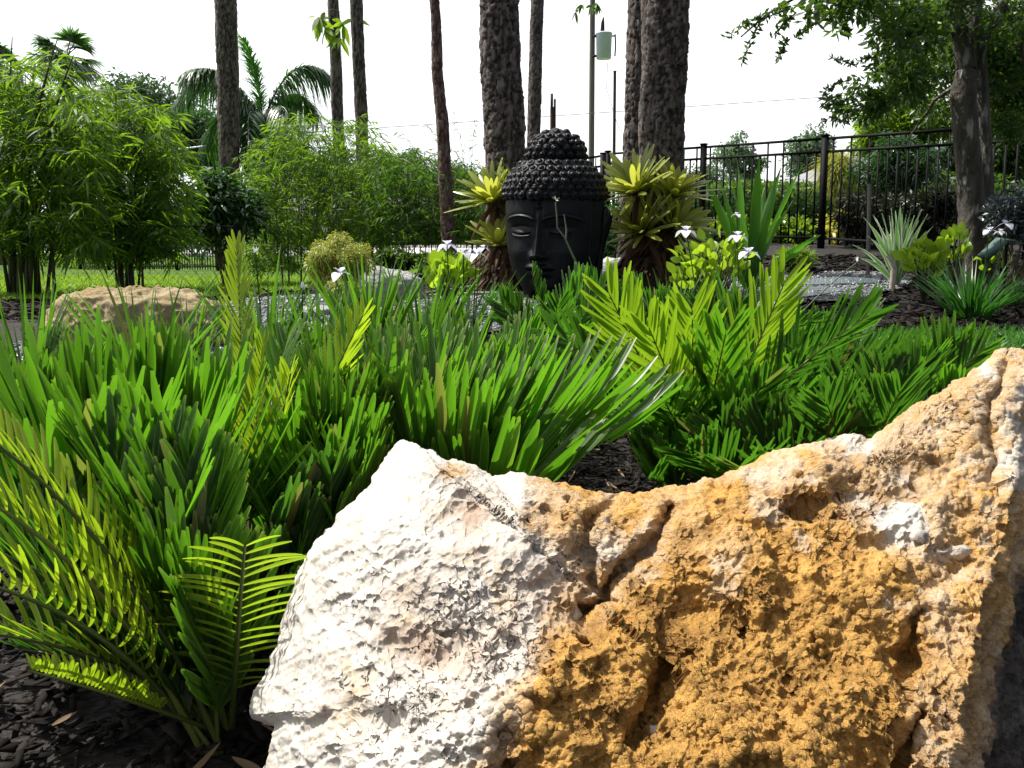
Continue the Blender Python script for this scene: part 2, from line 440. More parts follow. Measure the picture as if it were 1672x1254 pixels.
M['stub'] = solid_mat('pale_stub', (0.3, 0.26, 0.2), (0.5, 0.45, 0.36), 20, 0.8)
M['stick'] = solid_mat('pale_stick', (0.22, 0.2, 0.17), (0.45, 0.42, 0.36), 20, 0.8)
M['teal'] = solid_mat('teal_lamp_paint', (0.05, 0.10, 0.09), (0.09, 0.15, 0.14), 12, 0.5)

def statue_mat():
    m, nt, out = new_mat('black_statue')
    vec = coords(nt, 'Object')
    nz = noise(nt, coords(nt, 'Object', (1, 1, 0.15)), 9, 5, 0.6)
    c = ramp(nt, nz, [(0.35, (0.002, 0.0024, 0.0034)), (0.72, (0.007, 0.0085, 0.013))])
    pr = nd(nt, "ShaderNodeBsdfPrincipled")
    nt.links.new(c, pr.inputs['Base Color'])
    rr = ramp(nt, noise(nt, vec, 14, 4), [(0.3, (0.34,) * 3), (0.7, (0.58,) * 3)])
    nt.links.new(rr, pr.inputs['Roughness'])
    pr.inputs['Specular IOR Level'].default_value = 0.2
    nt.links.new(bump(nt, noise(nt, vec, 45, 5), 0.25, 0.006), pr.inputs['Normal'])
    nt.links.new(pr.outputs[0], out.inputs[0]); return m
M['statue'] = statue_mat()

def bark_mat(name, a, b, c3):
    m, nt, out = new_mat(name)
    at = nt.nodes.new("ShaderNodeAttribute"); at.attribute_name = 'lv'
    sx = nt.nodes.new("ShaderNodeSeparateXYZ"); nt.links.new(at.outputs['Vector'], sx.inputs[0])
    plate = sx.outputs[0]; crack = sx.outputs[2]
    nz = noise(nt, coords(nt, 'Object', (1, 1, 0.35)), 26, 6, 0.65)
    c = mixc(nt, plate, a, b)
    c = mixc(nt, ramp(nt, nz, [(0.42, (0, 0, 0)), (0.62, (1, 1, 1))]), c, c3)
    c = mixc(nt, math_(nt, 'MULTIPLY', crack, 0.95), c, tuple(x * 0.35 for x in a))
    pr = nd(nt, "ShaderNodeBsdfPrincipled", Roughness=0.85)
    pr.inputs['Specular IOR Level'].default_value = 0.3
    nt.links.new(c, pr.inputs['Base Color'])
    h = noise(nt, coords(nt, 'Object', (1, 1, 0.4)), 55, 6, 0.7)
    nt.links.new(bump(nt, h, 0.9, 0.02), pr.inputs['Normal'])
    nt.links.new(pr.outputs[0], out.inputs[0]); return m
M['bark'] = bark_mat('pine_bark', (0.040, 0.030, 0.026), (0.125, 0.098, 0.086), (0.19, 0.165, 0.15))
M['bark_red'] = bark_mat('reddish_pine_bark', (0.075, 0.040, 0.032), (0.16, 0.09, 0.07), (0.22, 0.17, 0.15))

def ground_mat():
    m, nt, out = new_mat('mulch_ground')
    vec = coords(nt, 'Object')
    v = nd(nt, "ShaderNodeTexVoronoi", Scale=42.0, Randomness=1.0); nt.links.new(coords(nt, 'Object', (1, 1.9, 1)), v.inputs['Vector'])
    nz = noise(nt, vec, 18, 6, 0.7)
    c = ramp(nt, nz, [(0.3, (0.007, 0.005, 0.0045)), (0.62, (0.02, 0.015, 0.013)), (0.85, (0.055, 0.043, 0.037))])
    c = mixc(nt, 0.35, c, ramp(nt, v.outputs['Color'], [(0.2, (0.006, 0.005, 0.004)), (0.9, (0.04, 0.03, 0.026))]))
    pr = nd(nt, "ShaderNodeBsdfPrincipled", Roughness=0.9)
    nt.links.new(c, pr.inputs['Base Color'])
    b = bump(nt, v.outputs['Distance'], 0.9, 0.02); b = bump(nt, nz, 0.7, 0.02, b)
    nt.links.new(b, pr.inputs['Normal']); nt.links.new(pr.outputs[0], out.inputs[0]); return m
M['mulch'] = ground_mat()
M['chip'] = leaf_mat('bark_chip', (0.003, 0.0025, 0.002), (0.030, 0.023, 0.019), (0.02, 0.015, 0.01), 0.02, 0.8, 0.12)
def lawn_mat():
    m, nt, out = new_mat('lawn_soil')
    vec = coords(nt, 'Object')
    c = ramp(nt, noise(nt, vec, 0.9, 5, 0.7), [(0.35, (0.07, 0.15, 0.012)), (0.7, (0.16, 0.28, 0.02))])
    c = mixc(nt, ramp(nt, noise(nt, vec, 60, 3), [(0.35, (0, 0, 0)), (0.65, (0.7,) * 3)]), c, (0.03, 0.07, 0.012))
    pr = nd(nt, "ShaderNodeBsdfPrincipled", Roughness=0.9); pr.inputs['Specular IOR Level'].default_value = 0.2
    nt.links.new(c, pr.inputs['Base Color'])
    nt.links.new(bump(nt, noise(nt, vec, 90, 4), 1.0, 0.04), pr.inputs['Normal'])
    nt.links.new(pr.outputs[0], out.inputs[0]); return m
M['lawn'] = lawn_mat()
def gravel_mat():
    m, nt, out = new_mat('crushed_stone')
    v = nd(nt, "ShaderNodeTexVoronoi", Scale=75.0); nt.links.new(coords(nt, 'Object'), v.inputs['Vector'])
    c = ramp(nt, v.outputs['Color'], [(0.1, (0.06, 0.065, 0.075)), (0.6, (0.16, 0.18, 0.20)), (0.95, (0.38, 0.40, 0.42))])
    c = mixc(nt, ramp(nt, noise(nt, coords(nt, 'Object'), 4, 5), [(0.42, (0.8,) * 3), (0.58, (0, 0, 0))]), c, (0.06, 0.06, 0.065))
    pr = nd(nt, "ShaderNodeBsdfPrincipled", Roughness=0.38)
    nt.links.new(c, pr.inputs['Base Color'])
    nt.links.new(bump(nt, v.outputs['Distance'], 1.0, 0.02), pr.inputs['Normal'])
    nt.links.new(pr.outputs[0], out.inputs[0]); return m
M['gravel'] = gravel_mat()
M['litter'] = leaf_mat('leaf_litter', (0.05, 0.03, 0.018), (0.26, 0.18, 0.10), (0.1, 0.06, 0.03), 0.1, 0.7, 0.2)
M['pebble'] = leaf_mat('pebble', (0.06, 0.065, 0.07), (0.26, 0.28, 0.30), (0.2, 0.2, 0.2), 0.0, 0.35, 0.5)
def water_mat():
    m, nt, out = new_mat('shallow_water')
    pr = nd(nt, "ShaderNodeBsdfPrincipled", Roughness=0.12)
    pr.inputs['Base Color'].default_value = (0.10, 0.13, 0.15, 1)
    pr.inputs['Specular IOR Level'].default_value = 0.8
    nt.links.new(bump(nt, noise(nt, coords(nt, 'Object', (1, 2, 1)), 22, 4), 0.35, 0.02), pr.inputs['Normal'])
    nt.links.new(pr.outputs[0], out.inputs[0]); return m
M['water'] = water_mat()

def rock_mat(name, white, tan, ochre, brown, fine=1.0, dark=(0.045, 0.042, 0.038)):
    """lv.x = ochre mask, lv.y = cavity-stain mask (brown iron stain), lv.z = painted shade mask (mottled dark right flank)"""
    m, nt, out = new_mat(name)
    at = nt.nodes.new("ShaderNodeAttribute"); at.attribute_name = 'lv'
    sx = nt.nodes.new("ShaderNodeSeparateXYZ"); nt.links.new(at.outputs['Vector'], sx.inputs[0])
    vec = coords(nt, 'Object')
    n1 = noise(nt, vec, 14 * fine, 8, 0.7, 0.4); n2 = noise(nt, vec, 60 * fine, 8, 0.72); n3 = noise(nt, vec, 5 * fine, 6, 0.6, 0.8)
    n4 = noise(nt, vec, 240 * fine, 4, 0.7)
    cw = ramp(nt, n1, [(0.30, white), (0.55, tuple(x * 0.93 for x in white)), (0.72, tan)])
    co = ramp(nt, n2, [(0.28, brown), (0.45, ochre), (0.62, tuple(min(1, x * 1.3) for x in ochre)), (0.82, tan)])
    cc = ramp(nt, n2, [(0.30, ochre), (0.50, tuple(a * .62 + b * .38 for a, b in zip(ochre, white))), (0.74, tuple(a * .25 + b * .75 for a, b in zip(ochre, white)))])
    kk = math_(nt, 'ADD', sx.outputs[0], math_(nt, 'MULTIPLY', math_(nt, 'SUBTRACT', n3, 0.5), 1.3))
    co = mixc(nt, ramp(nt, kk, [(0.75, (0, 0, 0)), (1.15, (1, 1, 1))]), cc, co)
    k = math_(nt, 'ADD', sx.outputs[0], math_(nt, 'MULTIPLY', math_(nt, 'SUBTRACT', n3, 0.5), 0.9))
    k = math_(nt, 'ADD', k, math_(nt, 'MULTIPLY', math_(nt, 'SUBTRACT', n2, 0.5), 0.7))
    k = ramp(nt, k, [(0.36, (0, 0, 0)), (0.62, (1, 1, 1))])
    c = mixc(nt, k, cw, co)
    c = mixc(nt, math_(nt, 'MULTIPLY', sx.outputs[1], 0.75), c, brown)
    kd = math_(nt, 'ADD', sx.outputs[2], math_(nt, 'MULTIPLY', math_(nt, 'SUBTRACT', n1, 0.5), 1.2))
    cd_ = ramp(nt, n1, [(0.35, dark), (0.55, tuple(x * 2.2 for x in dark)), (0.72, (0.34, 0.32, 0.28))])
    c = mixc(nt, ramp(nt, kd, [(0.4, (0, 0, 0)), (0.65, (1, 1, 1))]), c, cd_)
    c = mixc(nt, ramp(nt, n4, [(0.3, (0.35,) * 3), (0.5, (0, 0, 0))]), c, brown)
    pr = nd(nt, "ShaderNodeBsdfPrincipled", Roughness=0.9); pr.inputs['Specular IOR Level'].default_value = 0.2
    nt.links.new(c, pr.inputs['Base Color'])
    hm = math_(nt, 'ADD', math_(nt, 'MULTIPLY', sx.outputs[0], 0.7, True), 0.3)
    b = bump(nt, math_(nt, 'MULTIPLY', n2, hm), 0.6, 0.007 / fine); b = bump(nt, math_(nt, 'MULTIPLY', n4, hm), 0.9, 0.004 / fine, b)
    nt.links.new(b, pr.inputs['Normal']); nt.links.new(pr.outputs[0], out.inputs[0]); return m
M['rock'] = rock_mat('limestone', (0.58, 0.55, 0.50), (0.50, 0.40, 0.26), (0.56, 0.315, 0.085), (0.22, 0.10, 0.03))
M['rock_brown'] = rock_mat('brown_limestone', (0.37, 0.30, 0.18), (0.27, 0.20, 0.10), (0.26, 0.17, 0.07), (0.10, 0.055, 0.025), 0.5)
M['rock_grey'] = rock_mat('grey_limestone', (0.42, 0.42, 0.42), (0.30, 0.30, 0.29), (0.3, 0.3, 0.3), (0.14, 0.14, 0.14), 0.5)
M['shell'] = solid_mat('shell_fragment', (0.38, 0.26, 0.15), (0.62, 0.50, 0.34), 60, 0.5, 0.4, 0.4, 0.001, 200)

# ------------------------------------------------------------------ ground and setting
def sheet(pts_fn, nx, ny):
    pass
def ground_grid(x0, x1, y0, y1, nx, ny, dz=0.0, rough=0.0, xw=1.0):
    u = np.linspace(0, 1, nx); v = np.linspace(0, 1, ny) ** 2.2
    Y = y0 + (y1 - y0) * v
    X = x0 + (x1 - x0) * u
    YY, XX = np.meshgrid(Y, X, indexing='ij')
    XX = XX * (1 + xw * (YY - y0) / (y1 - y0) * 0)
    ZZ = gz(XX, YY) + dz
    if rough: ZZ = ZZ + rough * fbm(np.stack([XX.ravel() * 3, YY.ravel() * 3, 0 * XX.ravel()], 1), 4).reshape(XX.shape) * (YY < 14)
    return np.stack([XX, YY, ZZ], -1).reshape(-1, 3), grid_faces(ny, nx)
mb = MB()
xs = np.concatenate([np.linspace(-400, -14, 30), np.linspace(-13.8, 13.8, 240), np.linspace(14, 400, 30)])
ys = np.concatenate([np.linspace(-30, -1.2, 12), np.linspace(-1, 12, 230), np.linspace(12.3, 40, 50), np.linspace(45, 600, 30)])
YY, XX = np.meshgrid(ys, xs, indexing='ij')
bump_amp = np.where((YY < 12) & (YY > -1) & (abs(XX) < 13), 0.018, 0)
ZZ = gz(XX, np.maximum(YY, 0.5)) - 0.012 + bump_amp * fbm(np.stack([XX.ravel() * 4, YY.ravel() * 4, 0 * XX.ravel()], 1), 4).reshape(XX.shape)
mb.add(np.stack([XX, YY, ZZ], -1), grid_faces(len(ys), len(xs)))
solo('ground', mb, M['mulch'], (0, 0, 0), 'dark brown mulch bed reaching to the horizon', 'ground', kind='structure')

def poly_sheet(name, outline, mat, dz, label, cat, step=0.25, wig=0.0):
    """grid cells whose centre lies inside the outline (x,y list), draped on the ground"""
    o = np.array(outline, float)
    x0, y0 = o.min(0); x1, y1 = o.max(0)
    nx, ny = int((x1 - x0) / step) + 2, int((y1 - y0) / step) + 2
    X, Yg = np.meshgrid(np.linspace(x0, x1, nx), np.linspace(y0, y1, ny))
    F = grid_faces(ny, nx)
    V = np.stack([X.ravel(), Yg.ravel()], 1)
    c = V[F].mean(1)
    ins = inside(c + (wig * np.stack([vnoise(np.c_[c * 2.5, c[:, :1] * 0], 3), vnoise(np.c_[c * 2.5, c[:, :1] * 0], 9)], 1) if wig else 0), o)
    F = F[ins]
    used, inv = np.unique(F, return_inverse=True)
    V = V[used]; F = inv.reshape(F.shape)
    z = gz(V[:, 0], V[:, 1]) + dz
    m = MB().add(np.c_[V, z], F)
    return solo(name, m, mat, (0, 0, 0), label, cat, kind='structure')
def inside(p, o):
    r = np.zeros(len(p), bool); n = len(o); j = n - 1
    for i in range(n):
        c = ((o[i, 1] > p[:, 1]) != (o[j, 1] > p[:, 1])) & (p[:, 0] < (o[j, 0] - o[i, 0]) * (p[:, 1] - o[i, 1]) / (o[j, 1] - o[i, 1] + 1e-12) + o[i, 0])
        r ^= c; j = i
    return r
LAWN = [(-30, 7.0), (-3.6, 6.4), (-2.2, 7.0), (-1.9, 9.5), (-1.2, 14.0), (6, 20), (30, 22), (30, 120), (-90, 120), (-60, 30)]
LAWN = [(-16, 6.9), (-4.2, 6.1), (-2.4, 6.9), (-2.0, 9.5), (-1.2, 13.6), (1.2, 15), (10, 15), (24, 15), (24, 30.5), (-30, 30.5), (-30, 16)]
poly_sheet('lawn', LAWN, M['lawn'], 0.012, 'sunlit lawn behind the garden bed', 'lawn', 0.2, 0.15)
poly_sheet('far_lawn', [(-80, 38.5), (80, 38.5), (80, 140), (-80, 140)], M['lawn'], 0.012, 'lawn beyond the road', 'lawn', 4)
poly_sheet('road', [(-60, 31), (60, 31), (60, 38), (-60, 38)], M['road'], 0.03, 'pale concrete road beyond the far fence', 'road', 2)
mb = MB()
for yy in (30.85, 38.15):
    for k in range(40):
        mb.add(*box((-58.5 + 3 * k, yy, -1.08 + 0.06), (2.99, 0.28, 0.16)))
solo('kerb', mb, M['road'], (0, 31, -1.08), 'pale concrete kerbs along the road', 'kerb', kind='structure', smooth=False)

# stream of crushed stone with shallow water
def pgxy(l): return [tuple(PG(a, b)[:2]) for a, b in l]
STREAM_L = pgxy([(-60, 585), (60, 560), (180, 548), (300, 520), (380, 497), (470, 487), (560, 484), (700, 490), (800, 486), (900, 476), (1010, 470), (1150, 462), (1270, 452), (1390, 447), (1480, 452), (1490, 466),
                 (1440, 480), (1400, 492), (1270, 502), (1150, 508), (1000, 512), (860, 530), (760, 560), (650, 590), (540, 596), (420, 600), (330, 590), (200, 600), (60, 612), (-60, 640)])
poly_sheet('stream_bed', STREAM_L, M['gravel'], 0.022, 'bed of pale crushed stone winding through the garden', 'stream', 0.04, 0.05)
WAT = [pgxy([(1290, 463), (1380, 458), (1440, 459), (1430, 467), (1330, 471), (1280, 470)]), pgxy([(1265, 478), (1340, 474), (1380, 478), (1340, 488), (1290, 494), (1262, 492)])]
for i, wpts in enumerate(WAT):
    poly_sheet('water', wpts, M['water'], 0.034, ['shallow water patch near the variegated plant', 'shallow water patch behind the broad fern leaves'][i], 'water', 0.02, 0.02)

# loose material -------------------------------------------------
def scatter_mesh(P, size, flat=0.4, elong=1.0, v=None):
    """small irregular 8-vertex lumps"""
    n = len(P)
    base = np.array([[x, y, z] for z in (-1, 1) for y in (-1, 1) for x in (-1, 1)], float)
    V = base[None] * (0.7 + 0.6 * rng.random((n, 8, 1)))
    V = V * np.stack([np.broadcast_to(elong, n), np.ones(n), np.full(n, flat)], 1)[:, None, :] * np.asarray(size).reshape(-1, 1, 1) * 0.5
    a = rng.random(n) * 6.28; ti = rng.normal(size=n) * 0.3
    ct, st = np.cos(ti)[:, None], np.sin(ti)[:, None]
    x, z = V[..., 0] * ct - V[..., 2] * st, V[..., 0] * st + V[..., 2] * ct
    ca, sa = np.cos(a)[:, None], np.sin(a)[:, None]
    X, Y = x * ca - V[..., 1] * sa, x * sa + V[..., 1] * ca
    V = np.stack([X, Y, z], -1) + P[:, None]
    F = np.array([[0, 2, 3, 1], [4, 5, 7, 6], [0, 1, 5, 4], [2, 6, 7, 3], [0, 4, 6, 2], [1, 3, 7, 5]])
    F = (F[None] + (np.arange(n) * 8)[:, None, None]).reshape(-1, 4)
    A = np.zeros((n, 8, 3)); A[..., 0] = (rng.random(n) ** 1.6 if v is None else v)[:, None]
    return V.reshape(-1, 3), F, A.reshape(-1, 3)
def pts_in(outline, n, dz=0.0):
    o = np.array(outline); out = []
    x0, y0 = o.min(0); x1, y1 = o.max(0)
    while sum(len(a) for a in out) < n:
        p = rng.random((n * 2, 2)) * [x1 - x0, y1 - y0] + [x0, y0]
        out.append(p[inside(p, o)])
    p = np.concatenate(out)[:n]
    return np.c_[p, gz(p[:, 0], p[:, 1]) + dz]
mb = MB()
for (x0, x1, y0, y1, n, s) in ((-1.6, 1.2, 0.45, 2.6, 36000, 0.0062), (-2.5, 3.5, 2.6, 5.0, 20000, 0.014), (-6, 7, 5.0, 9.5, 16000, 0.024)):
    p = rng.random((n, 2)) * [x1 - x0, y1 - y0] + [x0, y0]
    p = p[~inside(p, np.array(STREAM_L)) & ~inside(p, np.array(LAWN))]
    P3 = np.c_[p, gz(p[:, 0], p[:, 1]) + 0.006 * rng.random(len(p))]
    mb.add(*scatter_mesh(P3, s * (0.35 + 1.9 * rng.random(len(p)) ** 3), 0.3, (1.2 + 4.5 * rng.random(len(p)) ** 1.5)))
solo('mulch_chips', mb, M['chip'], (0, 0, 0), 'dark shredded bark chips covering the planting beds', 'mulch', kind='stuff', smooth=False)
p = np.concatenate([rng.random((260, 2)) * [2.8, 2.1] + [-1.6, .45], rng.random((500, 2)) * [9, 6] + [-4, 2.6]])
P3 = np.c_[p, gz(p[:, 0], p[:, 1]) + .012]; k_ = len(p); D_ = rdir(k_, 0, .12)
solo('leaf_litter', MB().add(*blades(P3, D_, np.cross(D_, [0, 0, 1.0]) + .2 * rng.normal(size=(k_, 3)), .03 + .05 * rng.random(k_), .006 + .012 * rng.random(k_), 4, (.3, 1, .8, .1), fold=.4, curl=.15)), M['litter'], (0, 0, 0), 'dry fallen leaves and brown shreds lying on the mulch', 'leaf litter', kind='stuff')
P = pts_in(STREAM_L, 14000, 0.024)
mb = MB().add(*scatter_mesh(P, 0.008 + 0.02 * rng.random(len(P)) ** 2.5, 0.6, 1.3))
solo('pebbles', mb, M['pebble'], (0, 0, 0), 'pale grey crushed stones in the stream bed', 'pebbles', kind='stuff', smooth=False)
def grass(name, outline, n, h, w, mat, label, dens=0):
    P = pts_in(outline, n, 0.0)
    D = rdir(n, 1.6, 0.4); D[:, 2] = abs(D[:, 2])
    mb = MB().add(*blades(P, D, rdir(n, 0, 0.2), h * (0.6 + 0.8 * rng.random(n)), w, 2, (1, .8, .1), droop=0.25))
    return solo(name, mb, mat, (0, 0, 0), label, 'grass', kind='stuff')
grass('lawn_grass', [(-9, 7.1), (-4.2, 6.2), (-2.4, 7.0), (-2.0, 9.5), (-1.4, 13), (-12, 15)], 60000, 0.06, 0.011, M['grass'], 'short bright sunlit lawn grass behind the bed')
GR = [(1.7, 3.2), (4.2, 3.2), (4.6, 4.55), (1.9, 4.35), (1.35, 3.9)]
poly_sheet('grass_strip', GR, M['lawn'], 0.012, 'grass verge on the right behind the boulder', 'grass verge', 0.05, 0.05)
grass('verge_grass', GR, 16000, 0.085, 0.007, M['grass_near'], 'green grass blades on the verge behind the pale boulder')

# ------------------------------------------------------------------ pine trunks
def trunk_mesh(path, rad, sides=80, rows=300, plate=0.075, amp=0.012, seed=0):
    path = np.asarray(path, float)
    tt = np.linspace(0, 1, rows); s = np.linspace(0, 1, len(path))
    C = np.stack([np.interp(tt, s, path[:, i]) for i in range(3)], 1)
    R = np.interp(tt, np.linspace(0, 1, len(rad)), rad)
    a = np.linspace(0, 2 * math.pi, sides, endpoint=False)
    dirs = np.stack([np.cos(a), np.sin(a), 0 * a], 1)
    V = C[:, None] + dirs[None] * R[:, None, None]
    Pf = V.reshape(-1, 3)
    q = Pf / plate * np.array([1.25, 1.25, 0.40]) + 0.6 * np.stack([fbm(Pf * 16, 3, seed + k) for k in range(3)], 1)
    d1, d2, idv = worley(q, seed)
    e = sstep(0.0, 0.2, d2 - d1)
    n = fbm(Pf * 30 * np.array([1, 1, .5]), 3, seed)
    disp = amp * 0.9 * (e - 0.6) + amp * 1.1 * (idv - 0.5) + amp * 0.6 * n + 0.25 * amp * 6 * vnoise(Pf * np.array([2.5, 2.5, 1.2]), seed + 5) * 0.4
    V = Pf + np.tile(dirs, (rows, 1)) * disp[:, None]
    A = np.stack([idv, np.repeat(tt, sides), 1 - e], 1)
    return V, grid_faces(rows, sides, True), A
def pine(p_top, p_low, wpx_top, wpx_low, Y, seed, label, mat='bark', plate=0.075, amp=0.012, sides=72, rows=320, extra_top=1.6, wob=0.02):
    """p_top, p_low = photo columns/rows of the trunk axis"""
    a = W(p_low[0], p_low[1], Y); b = W(p_top[0], p_top[1], Y)
    d = (b - a) / (b[2] - a[2])
    gzb = float(gz(a[0], a[1])) - 0.05
    base = a + d * (gzb - a[2]); top = b + d * extra_top
    n = 9; s = np.linspace(0, 1, n)
    path = base + (top - base) * s[:, None]
    path[1:-1, 0] += wob * np.array([vnoise(np.array([[k * 1.3, seed * 3.1, 0]]), seed)[0] for k in range(1, n - 1)])
    slope = (wpx_top - wpx_low) / 2 * PXM(Y) / (b[2] - a[2])
    r0 = wpx_low / 2 * PXM(Y) - slope * (a[2] - base[2]); r1 = wpx_top / 2 * PXM(Y) + slope * extra_top
    rad = np.linspace(r0, r1, 12); rad[0] *= 1.12
    t = thing('pine_tree', base, label, 'pine tree', 'tall bare pine trunks')
    m = MB().add(*trunk_mesh(path, rad, sides, rows, plate, amp, seed))
    part('trunk', m, M[mat], t)
    return t, base, top, rad
PINES = {}
PINES['l1'] = pine((368, 0), (375, 265), 33, 31, 20, 1, 'grey pine trunk rising beside the feathery palm', plate=0.16, amp=0.02, rows=200, extra_top=3)
PINES['l2'] = pine((543, 0), (552, 195), 17, 18, 18, 2, 'thin pine trunk with a leafy sprig near its top', plate=0.12, amp=0.012, rows=160, extra_top=3, sides=40)
PINES['l3'] = pine((582, 0), (591, 230), 20, 20, 16, 3, 'slim grey pine trunk just right of the sprig bearing one', plate=0.12, amp=0.012, rows=160, extra_top=3, sides=40)
PINES['m'] = pine((709, 0), (733, 395), 15, 23, 9, 4, 'slender reddish leaning trunk in front of the fine bamboo', 'bark_red', 0.06, 0.006, 48, 300)
PINES['b1'] = pine((816, 0), (825, 250), 60, 64, 7, 5, 'thick pine trunk standing left behind the statue', plate=0.070, amp=0.016)
PINES['s'] = pine((878, 0), (871, 230), 21, 21, 13, 6, 'narrow pine trunk rising directly behind the statue', plate=0.08, amp=0.008, sides=40)
PINES['r1'] = pine((1050, 0), (1036, 240), 44, 38, 8.4, 7, 'pine trunk half hidden left behind the thickest one', plate=0.075, amp=0.016)
PINES['b2'] = pine((1086, 0), (1080, 260), 72, 70, 6.7, 8, 'thickest pine trunk, right of the statue and wrapped in bromeliads', plate=0.055, amp=0.013)

# ------------------------------------------------------------------ foliage generators
def clump_leaves(mb, centers, rad, n, L, Wd, droop=0.2, zb=-0.1, k=2, prof=LEAF, sd=0.3):
    centers = np.asarray(centers, float); rad = np.broadcast_to(np.asarray(rad, float).reshape(-1, 1) if np.ndim(rad) else rad, (len(centers), 1))
    idx = rng.integers(0, len(centers), n)
    off = rng.normal(size=(n, 3)); off = off / np.linalg.norm(off, axis=1, keepdims=True) * (rng.random((n, 1)) ** 0.5)
    P = centers[idx] + off * rad[idx] * np.array([1, 1, 0.75])
    D = norm(off * 0.8 + rdir(n) * 0.8 + np.array([0, 0, zb]))
    l = L * (0.6 + 0.7 * rng.random(n))
    mb.add(*blades(P, D, rdir(n, 0, 0.5), l, Wd * (0.7 + 0.5 * rng.random(n)), k, prof, droop=droop))
def crown_pts(c, r, n, hollow=0.45):
    d = rdir(n); rr = (hollow + (1 - hollow) * rng.random((n, 1)) ** 0.6)
    return np.asarray(c) + d * rr * np.asarray(r)
def limb(mb, a, b, r0, r1, sag=0.1, n=7, sides=6):
    a = np.asarray(a, float); b = np.asarray(b, float); s = np.linspace(0, 1, n)[:, None]
    L = np.linalg.norm(b - a)
    p = a + (b - a) * s + np.array([0, 0, 1]) * (np.sin(s * math.pi) * sag * L) + rng.normal(size=(n, 3)) * L * 0.015 * np.sin(s * math.pi)
    mb.add(*tube(p, np.linspace(r0, r1, n), sides))
    return p
def far_tree(px, pyc, Y, rx, ry, mat, label, n=5000, leaf=0.16, nc=45, tr=0.18, group='trees beyond the fences', name='broadleaf_tree', cat='tree', hollow=0.4, crown_r=None, airy=0.17):
    c = W(px, pyc, Y); R = np.array([rx, rx * 0.8, ry]) * PXM(Y)
    base = G(c[0], Y)
    t = thing(name, base, label, cat, group)
    cen = crown_pts(c, R * 0.82, nc, hollow)
    m = MB(); s = rng.random(nc)
    clump_leaves(m, cen, (0.7 + 0.7 * s) * min(R[0], R[2]) * airy * 2, n, leaf, leaf * 0.42, 0.25)
    part('crown', m, M[mat], t)
    mt = MB()
    fork = base + (c - base) * 0.62
    mt.add(*tube(np.array([base - [0, 0, .1], base + (fork - base) * .5 + [tr * .4, 0, 0], fork]), [tr, tr * 0.85, tr * 0.7], 10))
    for q in cen[::3]: limb(mt, fork, q, tr * 0.45, tr * 0.08, 0.05)
    part('trunk', mt, M['trunk_grey'], t)
    return t
# far trees on the left
far_tree(245, 205, 40, 90, 88, 'far_leaf', 'broad dark tree beyond the bamboo, left of the feathery palm', 15000, 0.30)
far_tree(325, 230, 36, 58, 62, 'far_leaf', 'rounded dark tree under the left fronds of the palm', 10000, 0.26)
far_tree(20, 210, 38, 80, 90, 'far_leaf', 'tall dark tree behind the leftmost bamboo', 8000, 0.3)
far_tree(130, 260, 44, 80, 60, 'far_leaf', 'low wide tree hidden deep behind the left bamboo', 6000, 0.3)
far_tree(455, 265, 38, 70, 55, 'far_leaf', 'dark rounded tree behind the middle bamboo, right of the palm', 6000, 0.28)
far_tree(560, 300, 46, 70, 60, 'far_leaf', 'dark tree filling the gap between bamboo and slim pines', 5000, 0.3)
far_tree(660, 285, 42, 55, 45, 'far_leaf', 'grey green tree beyond the fine bamboo with tufted top', 5000, 0.22)
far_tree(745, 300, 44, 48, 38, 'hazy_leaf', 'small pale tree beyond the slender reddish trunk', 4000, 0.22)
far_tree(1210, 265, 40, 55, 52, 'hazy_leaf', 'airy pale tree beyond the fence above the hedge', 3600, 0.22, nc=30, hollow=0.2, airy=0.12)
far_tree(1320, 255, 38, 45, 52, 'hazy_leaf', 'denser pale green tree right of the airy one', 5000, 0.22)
far_tree(1150, 300, 46, 60, 40, 'far_leaf', 'low dark tree just right of the thickest trunk', 3500, 0.25)
far_tree(925, 320, 46, 90, 38, 'far_leaf', 'low far tree line piece hidden behind the statue', 3500, 0.25)
for i, (px, Y) in enumerate(((60, 42), (190, 43), (300, 41), (400, 42), (510, 43), (630, 42), (740, 43))):
    lab = ['leftmost dark bush across the road', 'second dark bush across the road from the left', 'dark bush across the road left of the palm trunk', 'dark bush across the road behind the palm trunk',
           'dark bush across the road behind the middle bamboo', 'dark bush across the road behind the fine bamboo', 'rightmost dark bush across the road near the reddish trunk'][i]
    far_tree(px, 378, Y, 72, 30, 'far_leaf', lab, 3500, 0.22, 30, 0.1, 'bushes across the road', 'bush', 'bush')
# lime and yellow trees behind the right fence
far_tree(1465, 205, 13, 95, 62, 'lime_leaf', 'yellow green tree beyond the fence behind the dark crown', 12000, 0.11, 50, 0.09)
far_tree(1600, 250, 14, 80, 70, 'far_leaf', 'dark green tree beyond the fence at the right edge', 7000, 0.12, 50, 0.1)
far_tree(1500, 300, 16, 90, 45, 'far_leaf', 'low green tree seen through the fence pickets on the right', 5000, 0.12, 40, 0.08)

far_tree(1655, 200, 13, 60, 110, 'dark_leaf', 'dense dark tree beyond the fence filling the right edge', 9000, 0.12, 60, 0.1)
far_tree(1580, 320, 12, 70, 45, 'dark_leaf', 'dark low tree just beyond the fence behind the forked trunk', 6000, 0.11, 40, 0.08)
far_tree(1430, 300, 15, 60, 40, 'dark_leaf', 'dark low tree beyond the fence right of the golden bush', 5000, 0.11, 40, 0.08)
